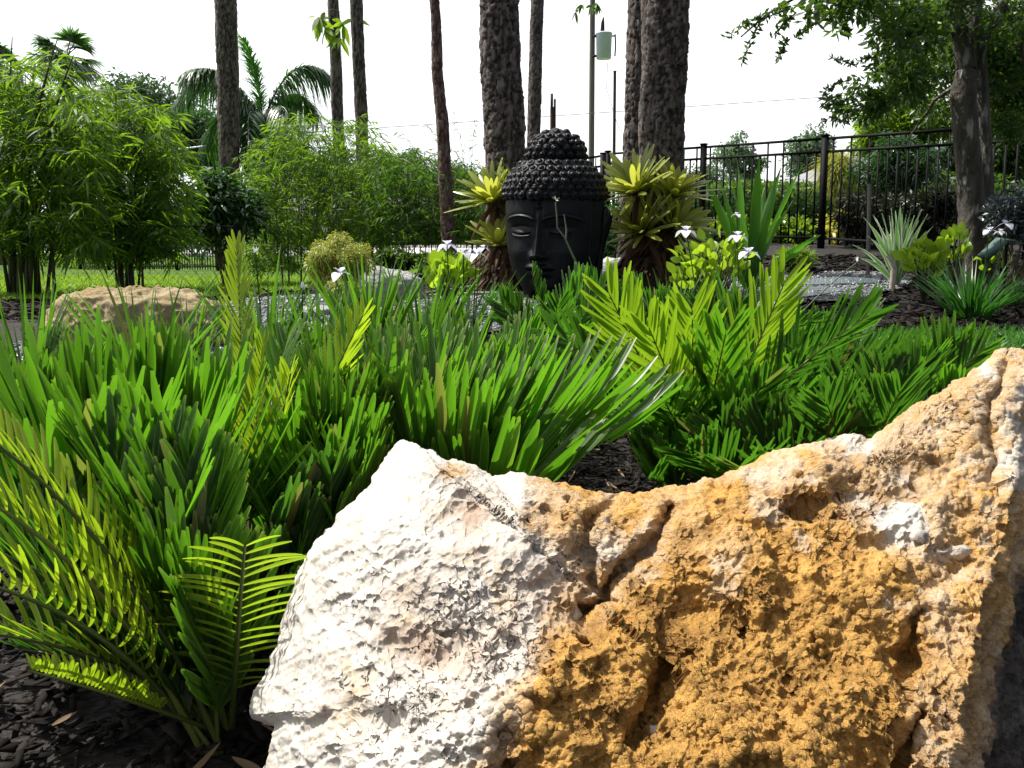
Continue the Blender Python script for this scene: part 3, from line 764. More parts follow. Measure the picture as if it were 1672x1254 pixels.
# palms ------------------------------------------------------------
def feather_frond(mbL, mbR, B, Cc, T, n=60, ll=0.55, lw=0.035, hang=0.9):
    s = np.linspace(0, 1, n)[:, None]
    p = (1 - s) ** 2 * B + 2 * s * (1 - s) * Cc + s ** 2 * T
    mbR.add(*tube(p, np.linspace(0.035, 0.006, n), 5))
    tg = norm(np.gradient(p, axis=0)); h = norm(np.array([T[0] - B[0], T[1] - B[1], 0]) + 1e-3)
    S = np.array([-h[1], h[0], 0])
    q = slice(int(n * 0.12), n)
    lenp = ll * np.sin(np.pi * np.linspace(0.12, 0.95, n)) ** 0.5
    for sg in (-1, 1):
        for j in range(3):
            D = norm(tg * 0.7 + S * sg * (0.55 + 0.3 * rng.random((n, 1))) + rng.normal(size=(n, 3)) * 0.16 + np.array([0, 0, 0.12 - 0.35 * j]))
            Sd = norm(np.cross(D, [0, 0, 1.0]))
            mbL.add(*blades(p[q], D[q], Sd[q], (lenp * (0.8 + 0.3 * rng.random(n)))[q], lw, 4, (0.6, 1, .9, .6, .1), droop=hang * (0.5 + rng.random(len(p[q])))))
Yp = 22
crown = W(428, 205, Yp); pb = G(crown[0], Yp)
palm = thing('feather_palm', pb, 'feathery queen palm with arching fronds beyond the bamboo', 'palm tree')
m = MB().add(*tube(np.array([pb - [0, 0, .1], pb + (crown - pb) * .5, crown]), [0.2, 0.15, 0.12], 14))
part('trunk', m, M['trunk_grey'], palm)
m = MB().add(*tube(np.array([crown - [0, 0, .9], crown - [0, 0, .4], crown + [0, 0, .1]]), [0.13, 0.14, 0.07], 12))
part('crownshaft', m, M['palm_bright'], palm)
for (tx, ty, cx_, cy_, br, dY) in ((290, 165, 350, 60, 0, 0.5), (300, 120, 370, 85, 0, -1.5), (545, 130, 475, 60, 0, 0.3), (395, 62, 425, 120, 1, 0.2), (335, 240, 370, 130, 0, 1.6), (480, 235, 470, 130, 0, -1.5), (410, 260, 395, 140, 0, -2.2),
                                   (372, 200, 400, 130, 0, -1.0), (520, 190, 480, 110, 0, 1.8), (450, 250, 450, 150, 0, 2.0)):
    ml, mr = MB(), MB()
    T = W(tx, ty, Yp + dY); Cc = W(cx_, cy_, Yp + dY * 0.5)
    feather_frond(ml, mr, crown, Cc, T, 62, 0.72 if not br else 0.6, 0.045, 0.9 if not br else 0.15)
    f = part('frond', ml, M['palm_bright' if br else 'palm'], palm)
    part('rachis', mr, M['culm'], f)
def fan_palm(px, py, Y, rpx, label, n=26):
    c = W(px, py, Y); base = G(c[0], Y); R = rpx * PXM(Y)
    t = thing('fan_palm', base, label, 'palm tree', 'fan palms behind the left bamboo')
    part('trunk', MB().add(*tube(np.array([base - [0, 0, .1], (base + c) / 2, c]), [0.22, 0.2, 0.2], 12)), M['trunk_grey'], t)
    dirs = rdir(n, 0.25, 0.9)
    for d in dirs:
        m = MB(); hub = c + d * R * 0.45
        m.add(*tube(np.array([c, (c + hub) / 2 + [0, 0, .04], hub]), 0.02, 4))
        S = norm(np.cross(d, [0.1, 0.2, 1.0])); U = np.cross(S, d)
        a = np.linspace(-1.5, 1.5, 26)
        D = np.cos(a)[:, None] * d + np.sin(a)[:, None] * S
        m.add(*blades(np.repeat(hub[None], 26, 0), D, np.cross(D, U), R * 0.6 * (0.8 + 0.3 * rng.random(26)), 0.07, 3, (.4, 1, .7, .05), droop=0.25 + 0.3 * rng.random(26)))
        part('frond', m, M['palm'], t)
fan_palm(108, 95, 27, 62, 'round headed fan palm poking above the left bamboo')
fan_palm(-12, 100, 26, 48, 'fan palm cut off at the left edge of the view', 20)

# ------------------------------------------------------------------ bamboo
def bamboo(px0, px1, pyt, Y, nspr, culms, label, mat='bamboo', leaf=0.15, lw=0.017, twig=0.22, dep=0.5, pyb=430, shape='dome', culm_r=0.014, ftop=None, lps=7):
    cx_ = (px0 + px1) / 2; base = GX(cx_, Y)
    t = thing('bamboo_clump', base, label, 'bamboo', 'bamboo clumps at the back of the bed')
    tops = []
    for (bx, tx, ty) in culms:
        b = GX(bx, Y + rng.normal() * 0.12); tp = W(tx, ty, Y + rng.normal() * 0.2)
        s = np.linspace(0, 1, 14)[:, None]
        mid = b + (tp - b) * 0.5; mid[0] = b[0] * 0.75 + tp[0] * 0.25; mid[2] += 0.25 * (tp[2] - b[2]) * 0.3
        p = (1 - s) ** 2 * b + 2 * s * (1 - s) * mid + s ** 2 * tp
        cr = culm_r * (1.5 if len(tops) < 3 and culm_r > .02 else .6); r = np.linspace(cr, cr * 0.08, 14)
        mm = MB().add(*tube(p, r, 8, att=rng.random()))
        for k in range(1, 13): mm.add(*tube(np.array([p[k] - [0, 0, .004], p[k], p[k] + [0, 0, .004]]), [r[k], r[k] * 1.35, r[k]], 8))
        part('culm', mm, M['culm'], t); tops.append(p)
    n = nspr
    u = rng.random(n)
    X = px0 + (px1 - px0) * u
    if ftop is None:
        topy = pyt + (pyb - pyt) * 0.45 * (abs(u - 0.5) * 2) ** 2.2
    else:
        topy = np.interp(X, [a for a, _ in ftop], [b for _, b in ftop])
    Yp_ = topy + (pyb - topy) * rng.random(n) ** 0.85
    O = np.array([W(a, b, Y + dep * rng.normal() * 0.6) for a, b in zip(X, Yp_)])
    # sprays: twig with alternate leaves
    hd = rng.normal(size=(n, 3)) * [1, 0.8, 0.25] + [0, -0.15, -0.02]; hd = norm(hd)
    mm = MB(); mt = MB()
    up = norm(rdir(n, 0.6, 0.4))
    for j in range(lps):
        f = j / (lps - 1)
        Pj = O + hd * twig * f; Pj[:, 2] -= 0.18 * twig * f * f
        sd = 1 if j % 2 else -1
        S = norm(np.cross(hd, up))
        D = norm(hd * (0.8 + 0.2 * f) + S * sd * 0.75 * (1 - 0.6 * f) + rng.normal(size=(n, 3)) * 0.18 + np.array([0, 0, -0.25]))
        keep = rng.random(n) > 0.12
        mm.add(*blades(Pj[keep], D[keep], np.cross(D, rdir(n, .8, .4))[keep], (leaf * (0.6 + 0.6 * rng.random(n)))[keep], lw * (0.8 + 0.4 * rng.random(keep.sum())), 3, (.3, 1, .75, .03), droop=0.35))
    part('foliage', mm, M[mat], t)
    idx = rng.choice(n, min(n, 260), False)
    for i in idx:
        p = O[i]; e = p + hd[i] * twig; e[2] -= 0.18 * twig
        c = tops[rng.integers(len(tops))]; k = np.argmin(abs(c[:, 2] - (p[2] - 0.1)))
        if np.linalg.norm(c[k] - p) < 1.1: mt.add(*tube(np.array([c[k] * 1.0, (c[k] + p) / 2 + [0, 0, .05], p, e]), [0.0035, 0.003, 0.002, 0.001], 3))
    if mt.n: part('twigs', mt, M['culm'], t)
    return t
bamboo(-70, 160, 75, 7.0, 1050, [(18, 20, 60), (30, 95, 60), (48, 120, 90), (60, 40, 100), (72, 150, 130), (10, -40, 90), (38, 70, 120), (85, 60, 150)],
       'tallest bamboo clump at the left edge with thick dark culms', leaf=0.16, lw=0.019, ftop=[(-70, 100), (0, 95), (40, 110), (60, 90), (90, 65), (110, 120), (150, 190), (175, 260)], pyb=405, culm_r=0.028)
bamboo(110, 290, 130, 8.0, 1300, [(195, 190, 130), (205, 250, 150), (212, 150, 140), (222, 290, 190), (188, 130, 170), (230, 215, 150)],
       'bamboo clump behind the brown boulder, between two others', leaf=0.16, lw=0.019, ftop=[(110, 150), (170, 135), (215, 150), (265, 175), (290, 260)], pyb=415, culm_r=0.022)
bamboo(395, 625, 170, 10.0, 1700, [(470, 455, 190), (490, 500, 170), (510, 540, 190), (530, 590, 220), (555, 600, 180), (460, 430, 230)],
       'bushy bamboo clump behind the golden shrub', leaf=0.12, lw=0.016, ftop=[(395, 260), (450, 200), (500, 180), (545, 200), (600, 185), (625, 240)], pyb=440, culm_r=0.02, twig=0.18)
bamboo(600, 800, 230, 9.6, 2300, [(640, 640, 240), (660, 690, 220), (690, 730, 240), (760, 780, 240), (780, 760, 260)],
       'fine leaved bamboo thicket around the slender reddish trunk', 'bamboo_fine', leaf=0.075, lw=0.012, ftop=[(600, 235), (650, 250), (690, 240), (740, 262), (800, 275)], pyb=395, culm_r=0.012, twig=0.14)
# wispy tips against the sky
m = thing('bamboo_shoot', GX(770, 9.4), 'wispy bamboo shoots against the sky left of the thick trunk', 'bamboo')
mm = MB()
for (bx, by, tx, ty) in ((770, 290, 775, 195), (740, 290, 700, 205), (760, 300, 745, 190), (700, 280, 650, 215), (772, 290, 720, 230)):
    a = W(bx, by, 9.4); b = W(tx, ty, 9.4); pth = limb(mm, a, b, 0.004, 0.0015, 0.08, 10, 3)
    for p in pth[3:]:
        D = rdir(4, -0.2, 0.4)
        mm.add(*blades(np.repeat(p[None], 4, 0), D, np.cross(D, rdir(4)), 0.11 * (0.7 + 0.5 * rng.random(4)), 0.010, 3, (.3, 1, .7, .03), droop=0.3))
part('foliage', mm, M['bamboo_fine'], m)
cm = MB()
for bx, by in ((770, 290), (740, 290), (700, 280)):
    a = GX(bx, 9.4); cm.add(*tube(np.array([a, (a + W(bx, by, 9.4)) / 2, W(bx, by, 9.4)]), 0.006, 5))
part('culm', cm, M['culm'], m)

# ------------------------------------------------------------------ shrubs
def shrub(name, px, py, Y, rx, ry, mat, label, cat, n, leaf, lw, nc=30, ry_d=None, stems=5, group=None, prof=LEAF, k=2, hollow=0.3, clr=0.35, droop=0.15, stem_mat='bamboo_twig', zb=0.1):
    c = W(px, py, Y); R = np.array([rx, (ry_d or rx) , ry]) * PXM(Y); base = G(c[0], Y)
    t = thing(name, base, label, cat, group)
    m = MB(); cen = crown_pts(c, R * 0.8, nc, hollow)
    cen[:, 2] = np.maximum(cen[:, 2], base[2] + 0.05)
    clump_leaves(m, cen, min(R[0], R[2]) * clr, n, leaf, lw, droop, zb, k, prof)
    part('foliage', m, M[mat], t)
    ms = MB()
    for q in cen[:: max(1, nc // (stems * 2))]: limb(ms, base + rng.normal(size=3) * [0.03, 0.03, 0], q, 0.012, 0.003, 0.05)
    part('stems', ms, M[stem_mat], t)
    return t
shrub('glossy_shrub', 362, 345, 9.2, 88, 82, 'glossy', 'glossy dark leaved shrub right of the left bamboo', 'shrub', 3600, 0.125, 0.042, 70, clr=0.32, ry_d=60, hollow=.15, droop=.4)
# its stout dark trunk
shrub('golden_shrub', 552, 425, 5.7, 54, 45, 'golden', 'rounded golden shrub of tiny curly leaves', 'shrub', 19000, 0.032, 0.009, 46, clr=0.40, hollow=0.62, droop=0.6)
shrub('golden_shrub', 562, 478, 5.4, 34, 26, 'golden', 'low golden tuft just below the rounded golden shrub', 'shrub', 4500, 0.030, 0.008, 40, clr=0.3, hollow=0.5, droop=0.6)
shrub('dark_shrub', 1470, 270, 10.8, 90, 55, 'glossy', 'dark leafy shrub behind the fence under the shady crown', 'shrub', 4200, 0.10, 0.03, 45, clr=0.35, droop=0.4, ry_d=50)
shrub('dark_shrub', 1440, 355, 10.6, 85, 52, 'purple_leaf', 'very dark shrub low behind the fence', 'shrub', 7500, 0.09, 0.03, 50, clr=0.4)
shrub('dark_shrub', 1530, 345, 9.9, 45, 58, 'purple_leaf', 'smaller very dark shrub touching the grey forked trunk', 'shrub', 4200, 0.09, 0.03, 30, clr=0.4)
shrub('bluish_shrub', 1665, 350, 6.6, 62, 50, 'blue_leaf', 'bluish dark shrub at the right edge', 'shrub', 5200, 0.05, 0.022, 60, clr=0.4)
shrub('low_shrub', 1010, 400, 9.0, 55, 75, 'glossy', 'dark green shrub between the statue and the thickest trunk', 'shrub', 2600, 0.08, 0.03, 40, clr=0.4)
shrub('low_shrub', 720, 430, 8.6, 45, 22, 'dark_leaf', 'low dark bush at the foot of the reddish trunk', 'shrub', 1500, 0.07, 0.03, 25, clr=0.45)
shrub('low_shrub', 640, 425, 8.8, 50, 18, 'dark_leaf', 'low dark bush behind the grey rock', 'shrub', 1400, 0.07, 0.03, 25, clr=0.45)
shrub('lime_shrub', 1190, 375, 12.4, 40, 24, 'lime_leaf', 'lime shrub beyond the fence, left of the three', 'shrub', 1300, 0.11, 0.06, 30, group='lime shrubs along the far side of the fence', clr=0.4)
shrub('lime_shrub', 1290, 378, 11.9, 50, 26, 'lime_leaf', 'lime shrub beyond the fence, middle of the three', 'shrub', 1500, 0.11, 0.06, 30, group='lime shrubs along the far side of the fence', clr=0.4)
shrub('lime_shrub', 1380, 372, 11.6, 45, 28, 'yellow_leaf', 'yellower shrub beyond the fence by the broad post', 'shrub', 1500, 0.10, 0.055, 30, group='lime shrubs along the far side of the fence', clr=0.4)
shrub('lime_shrub', 985, 410, 12.5, 40, 24, 'lime_leaf', 'lime shrub seen between statue and thickest trunk', 'shrub', 900, 0.11, 0.06, 20, clr=0.4)
shrub('green_tuft', 1300, 418, 8.2, 38, 16, 'lime_leaf', 'low feathery green tuft beyond the wet stones', 'plant', 2200, 0.07, 0.008, 26, clr=0.5)
shrub('golden_palm', 1372, 275, 13.5, 25, 30, 'golden', 'golden feathery bush seen through the fence', 'shrub', 2500, 0.28, 0.014, 14, clr=0.6, droop=0.5)

# hedge beyond the fence
hx0, hx1 = 2.6, 11.0
n = 12000
P = np.stack([hx0 + (hx1 - hx0) * rng.random(n), 15.0 + 1.0 * rng.random(n), gz(0 * rng.random(n) + 6, 15) + 0.95 * rng.random(n)], 1)
edge_ = rng.random(n)
P[:, 2] = np.where(edge_ < 0.35, float(gz(6, 15)) + 0.93 + 0.05 * rng.normal(size=n), P[:, 2])
P[:, 1] = np.where(edge_ > 0.55, 15.0 + 0.06 * rng.normal(size=n), P[:, 1])
zt = (vnoise(P * [2, 2, 0], 4) * 0.04)[:, None] * [0, 0, 1]
t = thing('hedge', (6, 15.5, float(gz(6, 15))), 'clipped green hedge beyond the fence', 'hedge')
part('foliage', MB().add(*blades(P + zt, rdir(n, 0.4), rdir(n), 0.09, 0.05)), M['hedge'], t)
part('branches', MB().add(*box((6.8, 15.5, float(gz(6, 15)) + 0.42), (8.2, 0.7, 0.84))), M['glossy'], t, smooth=False)

# tree with grey forked trunk on the right, dark crown over the frame
Yt = 7.1
b = G(W(1590, 430, Yt)[0], Yt); fork = W(1577, 115, Yt)
t = thing('oak_tree', b, 'shady broadleaf tree with grey forked trunk on the right', 'tree')
m = MB()
pth = np.array([b - [0, 0, .08], W(1588, 360, Yt), W(1580, 250, Yt), W(1572, 160, Yt), fork])
m.add(*trunk_mesh(pth, [.15, .118, .108, .104, .106, .10, .085], 48, 160, 0.12, 0.006, 31))
for (tx, ty, dy, r) in ((1600, -60, 0.3, .085), (1540, -80, -0.1, .07), (1650, -20, 0.4, .06)):
    limb(m, fork, W(tx, ty, Yt + dy), r, r * 0.7, 0.02, 10, 10)
for (ax, ay, tx, ty, dy) in ((1600, 0, 1430, 130, -.3), (1560, 60, 1400, 40, -.6), (1545, -40, 1290, 20, -1.2), (1500, -60, 1210, 60, -1.3), (1640, 10, 1690, 180, .1), (1590, 120, 1480, 230, .4), (1500, -60, 1440, 20, -1.1)):
    limb(m, W(ax, ay, Yt), W(tx, ty, Yt + dy), 0.028, 0.006, 0.12, 10, 6)
part('trunk', m, M['trunk_grey'], t)
cl = []
def cln(px, py, Y, r, n, k=1):
    for _ in range(k): cl.append((px + rng.normal() * r * .5, py + rng.normal() * r * .5, Y + rng.normal() * 0.25, r * PXM(Y), n))
for px, py, r, k, Y in ((1640, 30, 55, 10, 8.0), (1550, 30, 60, 10, 7.9), (1480, 30, 55, 9, 5.8), (1480, 110, 45, 8, 6.3), (1560, 130, 55, 7, 8.0), (1655, 130, 50, 9, 7.9), (1420, 130, 34, 5, 6.1), (1385, 175, 24, 4, 6.1), (1440, 165, 32, 5, 6.3),
                       (1665, 190, 36, 7, 7.9), (1490, 140, 42, 7, 7.0), (1380, 20, 28, 5, 5.2), (1330, 15, 24, 4, 5.1), (1600, -90, 80, 14, 6.6), (1400, -60, 60, 9, 5.4), (1290, 25, 15, 2, 5.1), (1370, 45, 12, 2, 5.1)):
    cln(px, py, Y, r, 0, k)
cen = np.array([W(a, b_, Y) for a, b_, Y, r, n in cl]); rr = np.array([c[3] for c in cl]) * 0.62
m = MB(); 
wts = rr ** 2.0 / (rr ** 2.0).sum()
idx = rng.choice(len(cen), 32000, p=wts)
off = rng.normal(size=(len(idx), 3)); off = off / np.linalg.norm(off, axis=1, keepdims=True) * rng.random((len(idx), 1)) ** 0.5
P = cen[idx] + off * rr[idx][:, None]
D = norm(off + rdir(len(idx)) + [0, 0, -0.1])
m.add(*blades(P, D, rdir(len(idx)), 0.062 * (.7 + .6 * rng.random(len(idx))), 0.025, 2, (.2, 1, .1), droop=.1))
# fine sprays at the sky edge
mt = MB()
for (ax, ay, tx, ty, Y) in ((1290, 15, 1185, 60, 5.0), (1290, 10, 1215, 40, 5.0), (1300, 20, 1260, 62, 5.0), (1340, 30, 1300, 62, 5.0), (1245, 30, 1212, 100, 5.0), (1370, 40, 1385, 55, 5.1), (1390, 130, 1345, 150, 6.1), (1400, 180, 1340, 200, 6.1), (1380, 170, 1345, 175, 6.1), (1440, 90, 1400, 100, 6.1), (1285, 60, 1273, 95, 5.0), (1400, 110, 1360, 95, 6.1)):
    pth = limb(mt, W(ax, ay, Y), W(tx, ty, Y), 0.005, 0.0015, 0.04, 12, 4)
    part('twig', mt, M['trunk_grey'], t); mt = MB()
    for p in pth[2:]:
        k = 5; Dd = rdir(k, 0.1); m.add(*blades(np.repeat(p[None], k, 0), Dd, rdir(k), 0.045, 0.018, 2, (.2, 1, .1)))
part('crown', m, M['dark_leaf'], t)
# slim second trunk behind it
a = GX(1618, 7.2); t2 = thing('slim_tree', a, 'slim pale trunk just behind the grey forked trunk', 'tree')
m = MB(); m.add(*trunk_mesh(np.array([a - [0, 0, .05], W(1612, 300, 7.2), W(1604, 150, 7.2), W(1600, 60, 7.2)]), [.065, .055, .05, .045], 24, 80, 0.1, 0.003, 41))
part('trunk', m, M['trunk_grey'], t2)
m = MB(); clump_leaves(m, crown_pts(W(1610, 60, 7.2), (.45, .4, .35), 16), 0.2, 1200, 0.06, 0.022); part('crown', m, M['dark_leaf'], t2)

# leafy sprigs high up near the pines
def sprig(px, py, Y, pts, label, size=0.14, parent=None, mat='lime_leaf'):
    m = MB(); mt = MB()
    for tx, ty in pts:
        pth = limb(mt, W(px, py, Y), W(tx, ty, Y), 0.006, 0.002, 0.05, 8, 4)
        e = pth[-1]; D = rdir(6, -0.5)
        m.add(*blades(np.repeat(e[None], 6, 0), D, rdir(6), size, size * .32, 3, (.2, 1, .9, .05), droop=.4))
    f = part('sprig', m, M[mat], parent); part('twig', mt, M['bamboo_twig'], f)
sprig(543, 15, 17.5, [(525, 35), (530, 48), (560, 40), (578, 32), (555, 62), (520, 28)], '', 0.35, PINES['l2'][0])
sprig(968, -20, 12, [(950, 8), (965, 10), (940, 20), (975, 6)], '', 0.13, PINES['s'][0], 'dark_leaf')

# ------------------------------------------------------------------ fences
def fence(name, pts, tops, label, spacing=0.115, panel=2.0, group=None):
    t = thing(name, G(*pts[0]), label, 'fence', group)
    pts = [np.array(p, float) for p in pts]
    for (a, b), (za, zb) in zip(zip(pts[:-1], pts[1:]), zip(tops[:-1], tops[1:])):
        L = np.linalg.norm(b - a); npan = max(1, round(L / panel)); d = (b - a) / L
        rot = math.atan2(d[1], d[0])
        for k in range(npan + 1):
            q = a + (b - a) * k / npan; zt_ = za + (zb - za) * k / npan
            g = float(gz(*q)) - 0.05
            m = MB().add(*box((q[0], q[1], (g + zt_ + 0.03) / 2), (0.07, 0.07, zt_ + 0.03 - g), rot)).add(*box((q[0], q[1], zt_ + 0.045), (0.085, 0.085, 0.024), rot))
            part('post', m, M['black_metal'], t, smooth=False)
            if k == npan: break
            q2 = a + (b - a) * (k + 1) / npan; zt2 = za + (zb - za) * (k + 1) / npan
            m = MB(); e = d * 0.037
            g1, g2 = float(gz(*q)) + 0.12, float(gz(*q2)) + 0.12
            for z1, z2 in ((zt_, zt2), (zt_ - 0.17, zt2 - 0.17), (g1, g2)):
                m.add(*beam((*(q + e), z1), (*(q2 - e), z2), 0.032, 0.034))
            nb = int((L / npan) / spacing)
            for j in range(1, nb):
                f = j / nb; c = q + (q2 - q) * f; zz = zt_ + (zt2 - zt_) * f; gg = float(gz(*c)) + 0.04
                top = zz - 0.018 if j % 2 else zz - 0.188
                m.add(*box((c[0], c[1], (gg + top) / 2), (0.018, 0.018, top - gg), rot))
            part('panel', m, M['black_metal'], t, smooth=False)
    return t
fence('metal_fence', [(7.9, 6.31), (1.6, 13.24)], [1.65, 1.65], 'black metal picket fence running along the right side', panel=1.95)
fence('metal_fence', [(1.52, 13.29), (-2.5, 15.0), (-16, 26), (-34, 27)], [1.62, 1.1, 0.38, 0.36], 'black picket fence crossing behind the lawn on the left', panel=2.0)

# chain link fence behind the left bamboo
t = thing('chain_link_fence', G(-4, 6.3), 'low wire mesh fence at the edge of the sunlit lawn', 'fence')
m = MB(); A0, B0 = np.array([-6.2, 7.1]), np.array([-2.6, 7.4]); Lf = np.linalg.norm(B0 - A0); hh = 0.62; cell = 0.085
nn = int(Lf / cell)
for k in range(-int(hh / cell), nn + 1):
    for sg in (1, -1):
        s0 = k * cell if sg > 0 else (k + int(hh / cell)) * cell
        ends = []
        for zz in (0, hh):
            ends.append((s0 + sg * zz, zz))
        (sa, z1), (sb, z2) = ends
        if sa > sb: sa, z1, sb, z2 = sb, z2, sa, z1
        if sb < 0 or sa > Lf: continue
        if sa < 0: z1 = z1 + (0 - sa) / (sb - sa) * (z2 - z1); sa = 0
        if sb > Lf: z2 = z1 + (Lf - sa) / (sb - sa) * (z2 - z1); sb = Lf
        P0 = A0 + (B0 - A0) * sa / Lf; P1 = A0 + (B0 - A0) * sb / Lf
        m.add(*tube(np.array([[*P0, gz(*P0) + z1 + .03], [*P1, gz(*P1) + z2 + .03]]), 0.0012, 3))
part('wire_mesh', m, M['black_metal'], t)
for k in range(3):
    q = A0 + (B0 - A0) * k / 2; part('post', MB().add(*tube(np.array([[*q, gz(*q) - .05], [*q, gz(*q) + .3], [*q, gz(*q) + .66]]), 0.02, 10)), M['black_metal'], t)
part('rail', MB().add(*tube(np.array([[*A0, gz(*A0) + .64], [*((A0 + B0) / 2), gz(*((A0 + B0) / 2)) + .64], [*B0, gz(*B0) + .64]]), 0.005, 6)), M['black_metal'], t)

# ------------------------------------------------------------------ poles and wires
Yu = 25
a = G(W(966, 250, Yu)[0] , Yu); top = W(968, -60, Yu)
t = thing('utility_pole', a, 'grey wooden utility pole carrying a pale transformer', 'utility pole')
part('pole', MB().add(*tube(np.array([a - [0, 0, .2], a + (top - a) * .5, top]), [0.105, 0.09, 0.08], 16)), M['pole_wood'], t)
c = W(986, 75, Yu - 0.1); r_, hh = 12.5 * PXM(Yu), 42 * PXM(Yu)
m = MB(); zs = np.array([-.5, -.49, -.47, .42, .44, .46, .485, .5]) * hh; rs = np.array([.05, .8, .93, 1.0, 1.07, 1.07, .95, .05]) * r_
m.add(*tube(np.stack([np.full(8, c[0]), np.full(8, c[1]), c[2] + zs], 1), rs, 28))
tr = part('transformer', m, M['transformer'], t)
m = MB().add(*tube(np.array([c + [-.05, 0, hh / 2], c + [-.04, 0, hh / 2 + .3], c + [-.02, 0, hh / 2 + .45]]), [0.07, 0.05, 0.015], 8)); part('bushing', m, M['rust_wood'], tr)
m = MB()
for zz in (-.3, .3): m.add(*beam(c + [-r_, 0, zz], np.array([a[0], a[1] - .05, c[2] + zz]), .08, .07))
part('bracket', m, M['rust_wood'], tr)
m = MB().add(*tube(np.array([c + [r_ + .1, 0, .35], c + [r_ + .12, 0, 0], c + [r_ + .1, 0, -.3]]), 0.025, 6)).add(*beam(c + [r_ - .02, 0, .3], c + [r_ + .12, 0, .3], .04, .04)); part('arrester', m, M['rust_wood'], tr)
m = MB().add(*tube(np.array([c + [r_ * .5, 0, -.5], c + [r_ * .4, 0, -1.3], c + [r_ * 1.6, 0, -2.2], c + [r_ * 2.2, 0, -2.6]]), 0.008, 4)); part('lead_wire', m, M['rust_wood'], tr)
a = G(W(1003, 250, 20)[0], 20); tp = W(1004, 117, 20)
solo('thin_post', MB().add(*tube(np.array([a - [0, 0, .1], (a + tp) / 2, tp]), [0.04, 0.04, 0.036], 10)).add(*ellipsoid(tp, (.045, .045, .03), 10, 6)), M['rust_wood'], a, 'thin dark post right of the utility pole', 'post')
a = G(W(903, 250, 14)[0], 14); tp = W(903, 175, 14)
m = MB(); m.add(*tube(np.array([a - [0, 0, .1], (a + tp) / 2, tp]), [0.055, 0.055, 0.052], 10)); m.add(*beam(tp + [-.022, 0, -.1], W(901, 153, 14), .045, .07)); m.add(*beam(tp + [.03, 0, -.1], W(906, 162, 14), .035, .07))
solo('broken_post', m, M['rust_wood'], a, 'splintered wooden post rising behind the top of the statue', 'post')
def wire(pa, pb, r, label, mat='pole_wood', sag=0.2):
    a = W(*pa); b = W(*pb); s = np.linspace(0, 1, 16)[:, None]
    p = a + (b - a) * s; p[:, 2] -= 4 * sag * (s * (1 - s))[:, 0]
    solo('overhead_wire', MB().add(*tube(p, r, 4)), M[mat], a, label, 'wire')
wire((-300, 268, 24), (1700, 133, 24), 0.010, 'lower thin overhead wire crossing behind the trunks', sag=0.05)
wire((962, 90, 25), (1800, 35, 22), 0.005, 'upper thin overhead wire on the right of the pole', sag=0.3)
wire((200, 252, 26), (420, 226, 26), 0.028, 'short pale cable near the far left trees', 'transformer', 0.05)

# ------------------------------------------------------------------ far houses
def house(px, Y, w, label, hgt=2.6):
    c = GX(px, Y); t = thing('house', c, label, 'house')
    part('wall', MB().add(*box(c + [0, 0, hgt / 2], (w, 6, hgt))), M['house_wall'], t, smooth=False)
    x, y, z = c; V = np.array([[x - w / 2 - .6, y - 3.6, z + hgt], [x + w / 2 + .6, y - 3.6, z + hgt], [x + w / 2 + .6, y + 3.6, z + hgt], [x - w / 2 - .6, y + 3.6, z + hgt],
                               [x - w / 2 + 2.4, y, z + hgt + 1.5], [x + w / 2 - 2.4, y, z + hgt + 1.5]])
    m = MB().add(V, np.array([[0, 1, 5, 4], [2, 3, 4, 5], [0, 3, 2, 1]])).add(V, np.array([[1, 2, 5], [3, 0, 4]])); part('roof', m, M['house_roof'], t, smooth=False)
    for k in (-0.3, 0.25):
        cc = c + [k * w, -3.02, 1.4]; f = part('window', MB().add(*box(cc, (1.5, .06, 1.1))), M['road'], t, smooth=False)
        part('pane', MB().add(*box(cc + [0, -.035, 0], (1.35, .02, .95))), M['glass'], f, smooth=False)
    dd = c + [0, -3.03, 1.0]; part('door', MB().add(*box(dd, (.95, .08, 2.0))), M['rust_wood'], t, smooth=False)
house(655, 52, 16, 'low grey roofed house glimpsed through the fine bamboo')
house(1530, 34, 13, 'pale house glimpsed through the fence on the right')

# ------------------------------------------------------------------ rocks
def interp(x, pts):
    return np.interp(x, [p[0] for p in pts], [p[1] for p in pts])
def grid_normals(V, nr, nc):
    G3 = V.reshape(nr, nc, 3)
    du = np.roll(G3, -1, 1) - np.roll(G3, 1, 1); dv = np.gradient(G3, axis=0)
    return norm(np.cross(du, dv)).reshape(-1, 3)
def seg_dist(px, py, line):
    d = np.full(px.shape, 1e9)
    for (ax, ay), (bx, by) in zip(line[:-1], line[1:]):
        vx, vy = bx - ax, by - ay; t = np.clip(((px - ax) * vx + (py - ay) * vy) / (vx * vx + vy * vy), 0, 1)
        d = np.minimum(d, np.hypot(px - ax - t * vx, py - ay - t * vy))
    return d
# the big boulder: outline, distance field and relief of its front, then a real back side down to the ground
OUT = [(470, 1640), (380, 1500), (400, 1330), (432, 1254), (447, 1185), (408, 1168), (417, 1130), (440, 1085), (458, 1020), (478, 940), (505, 890), (530, 860), (565, 822), (598, 790), (622, 752), (640, 722), (655, 713), (676, 716), (690, 728), (708, 731), (730, 748), (748, 744), (775, 760), (800, 779),
       (830, 771), (880, 777), (930, 790), (965, 805), (1010, 808), (1060, 806), (1130, 786), (1190, 771), (1260, 740), (1330, 712), (1370, 706), (1408, 702), (1418, 713), (1450, 692), (1480, 672), (1510, 652), (1550, 630), (1572, 612), (1598, 600), (1638, 573), (1672, 566),
       (1730, 566), (1790, 600), (1850, 720), (1890, 900), (1900, 1150), (1880, 1400), (1780, 1600), (1400, 1680), (1000, 1690), (650, 1680)]
o = np.array(OUT + OUT[:1], float)
